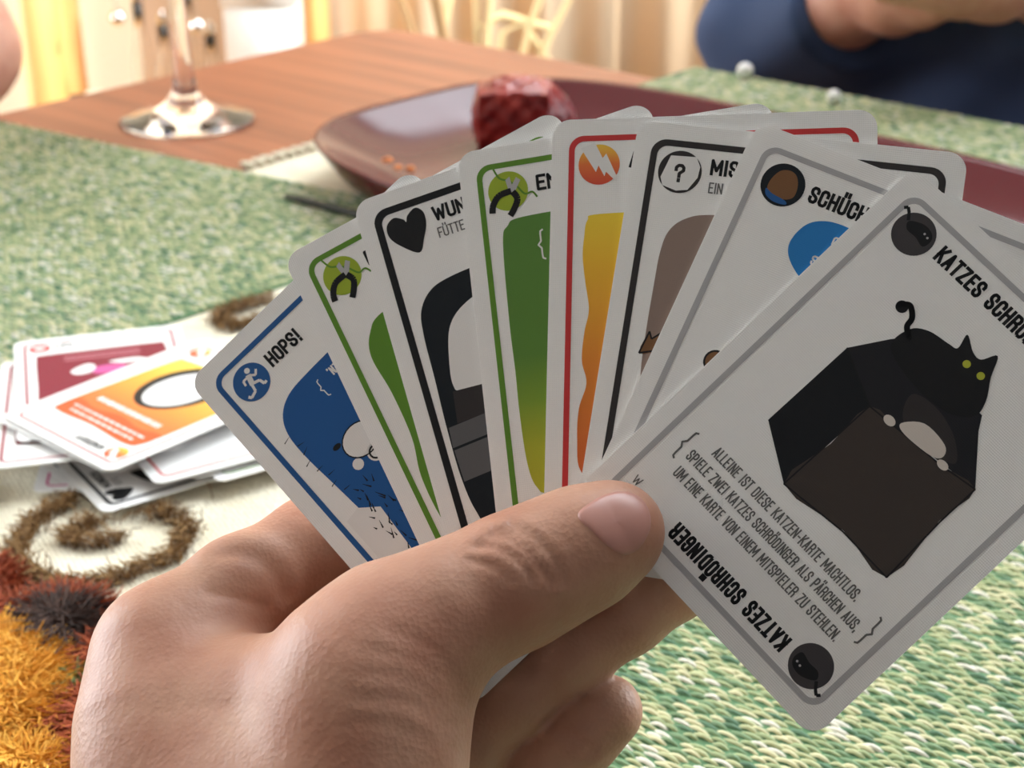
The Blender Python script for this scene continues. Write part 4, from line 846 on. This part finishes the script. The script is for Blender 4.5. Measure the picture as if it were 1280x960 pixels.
# small dark spotlight-like knob jar in front of the pine post
p = CP(104, 100, 1.62); kn = newobj('black_lidded_jar', None); kn.location = (p[0], p[1], p[2]-.03); tag(kn, 'small pale jar with a black lid on its side before the pine post', 'jar')
kn.rotation_euler = (0, math.pi/2, math.radians(10))
vv, ff = lathe([(.0001, 0), (.017, .001), (.019, .02), (.017, .034), (.0001, .035)], 28); newobj('jar_body', mesh('jar_body', vv, ff, True), mat('jar_pale', srgb(206, 186, 160), .4), kn)
vv, ff = lathe([(.0001, -.016), (.014, -.016), (.0155, -.012), (.0155, .002), (.0001, .002)], 28); newobj('lid', mesh('lid', vv, ff, True), mat('lid_black', srgb(24, 22, 20), .4), kn)
st = newobj('side_stool', None); st.location = (p[0]+.015, p[1], 0); tag(st, 'small pine stool carrying the black-lidded jar', 'stool'); zt_ = p[2]-.03-.019
box('seat', (-.10, .10, -.08, .08, zt_-.025, zt_), M_walnut, st, bevel=.004)
for x in (-.08, .08):
    for y in (-.06, .06): box('leg', (x-.012, x+.012, y-.012, y+.012, 0, zt_-.025), M_pine, st)
# curtain by the wall and dried grasses in a floor vase
M_curt = mat('curtain_cloth', srgb(236, 212, 180), .9); nz = nd(M_curt, 'ShaderNodeTexNoise', Scale=300.0); lk(M_curt, coords(M_curt), nz.inputs[0]); bump(M_curt, nz.outputs[0], .2, .001)
V = []; Fq = []; N = 160
for i in range(N+1):
    x = -.30+1.3*i/N; y = 2.40+.007*math.sin(i*.55)+.006*math.sin(i*.23+1)
    for z in (0.02, 1.3): V.append((x, y, z))
for i in range(N): Fq.append((2*i, 2*i+2, 2*i+3, 2*i+1))
cu = newobj('curtain', mesh('curtain', V, Fq, True), M_curt); so = cu.modifiers.new('thick', 'SOLIDIFY'); so.thickness = .003; tag(cu, 'pale beige curtain hanging along the back wall', 'curtain')
vp = CP(600, 60, 2.0); vs = newobj('dried_grass_vase', None); vs.location = (vp[0], vp[1], 0); tag(vs, 'floor vase with pale dried grass stalks before the curtain', 'vase')
vv, ff = lathe([(.0001, 0), (.06, .002), (.075, .1), (.06, .22), (.035, .30), (.04, .33), (.034, .33), (.03, .30), (.0001, .29)], 32); newobj('vase_body', mesh('vase_body', vv, ff, True), mat('vase_clay', srgb(196, 170, 140), .6), vs)
M_straw = mat('dry_straw', srgb(240, 214, 160), .8); M_straw2 = mat('dry_straw_brown', srgb(190, 156, 112), .8)
for i, (dx, z1, bend, m_) in enumerate(((-.09, .95, -.05, M_straw2), (-.06, .9, -.06, M_straw2), (-.02, .95, .02, M_straw), (.0, 1.0, .05, M_straw), (.05, .8, .10, M_straw), (.07, .75, .12, M_straw), (-.12, .85, -.08, M_straw2), (.02, .9, .0, M_straw2))):
    path = [(dx*.2*0, 0.0, .26)]+[(dx*t+bend*t*t, random.uniform(-.004, .004), .26+(z1-.26)*t) for t in (.3, .6, .85, 1)]
    vv, ff = tube(path, [.003, .005, .005, .004, .001], 6); newobj('stalk', mesh('stalk', vv, ff, True), m_, vs)
for path, rr_ in (([(0, 0, .29), (-.06, 0, .42), (-.074, .004, .50), (-.05, .006, .57), (-.025, 0, .66)], [.003, .005, .0065, .0065, .002]),
                  ([(0, 0, .29), (-.01, 0, .45), (-.004, .004, .575), (.03, .004, .592), (.094, 0, .576)], [.003, .004, .005, .0065, .004]),
                  ([(0, 0, .29), (.01, 0, .45), (.03, .004, .57), (.055, .004, .582), (.092, 0, .53)], [.003, .004, .005, .007, .003])):
    vv, ff = tube(path, rr_, 6); newobj('dry_leaf', mesh('dry_leaf', vv, ff, True), M_straw, vs)
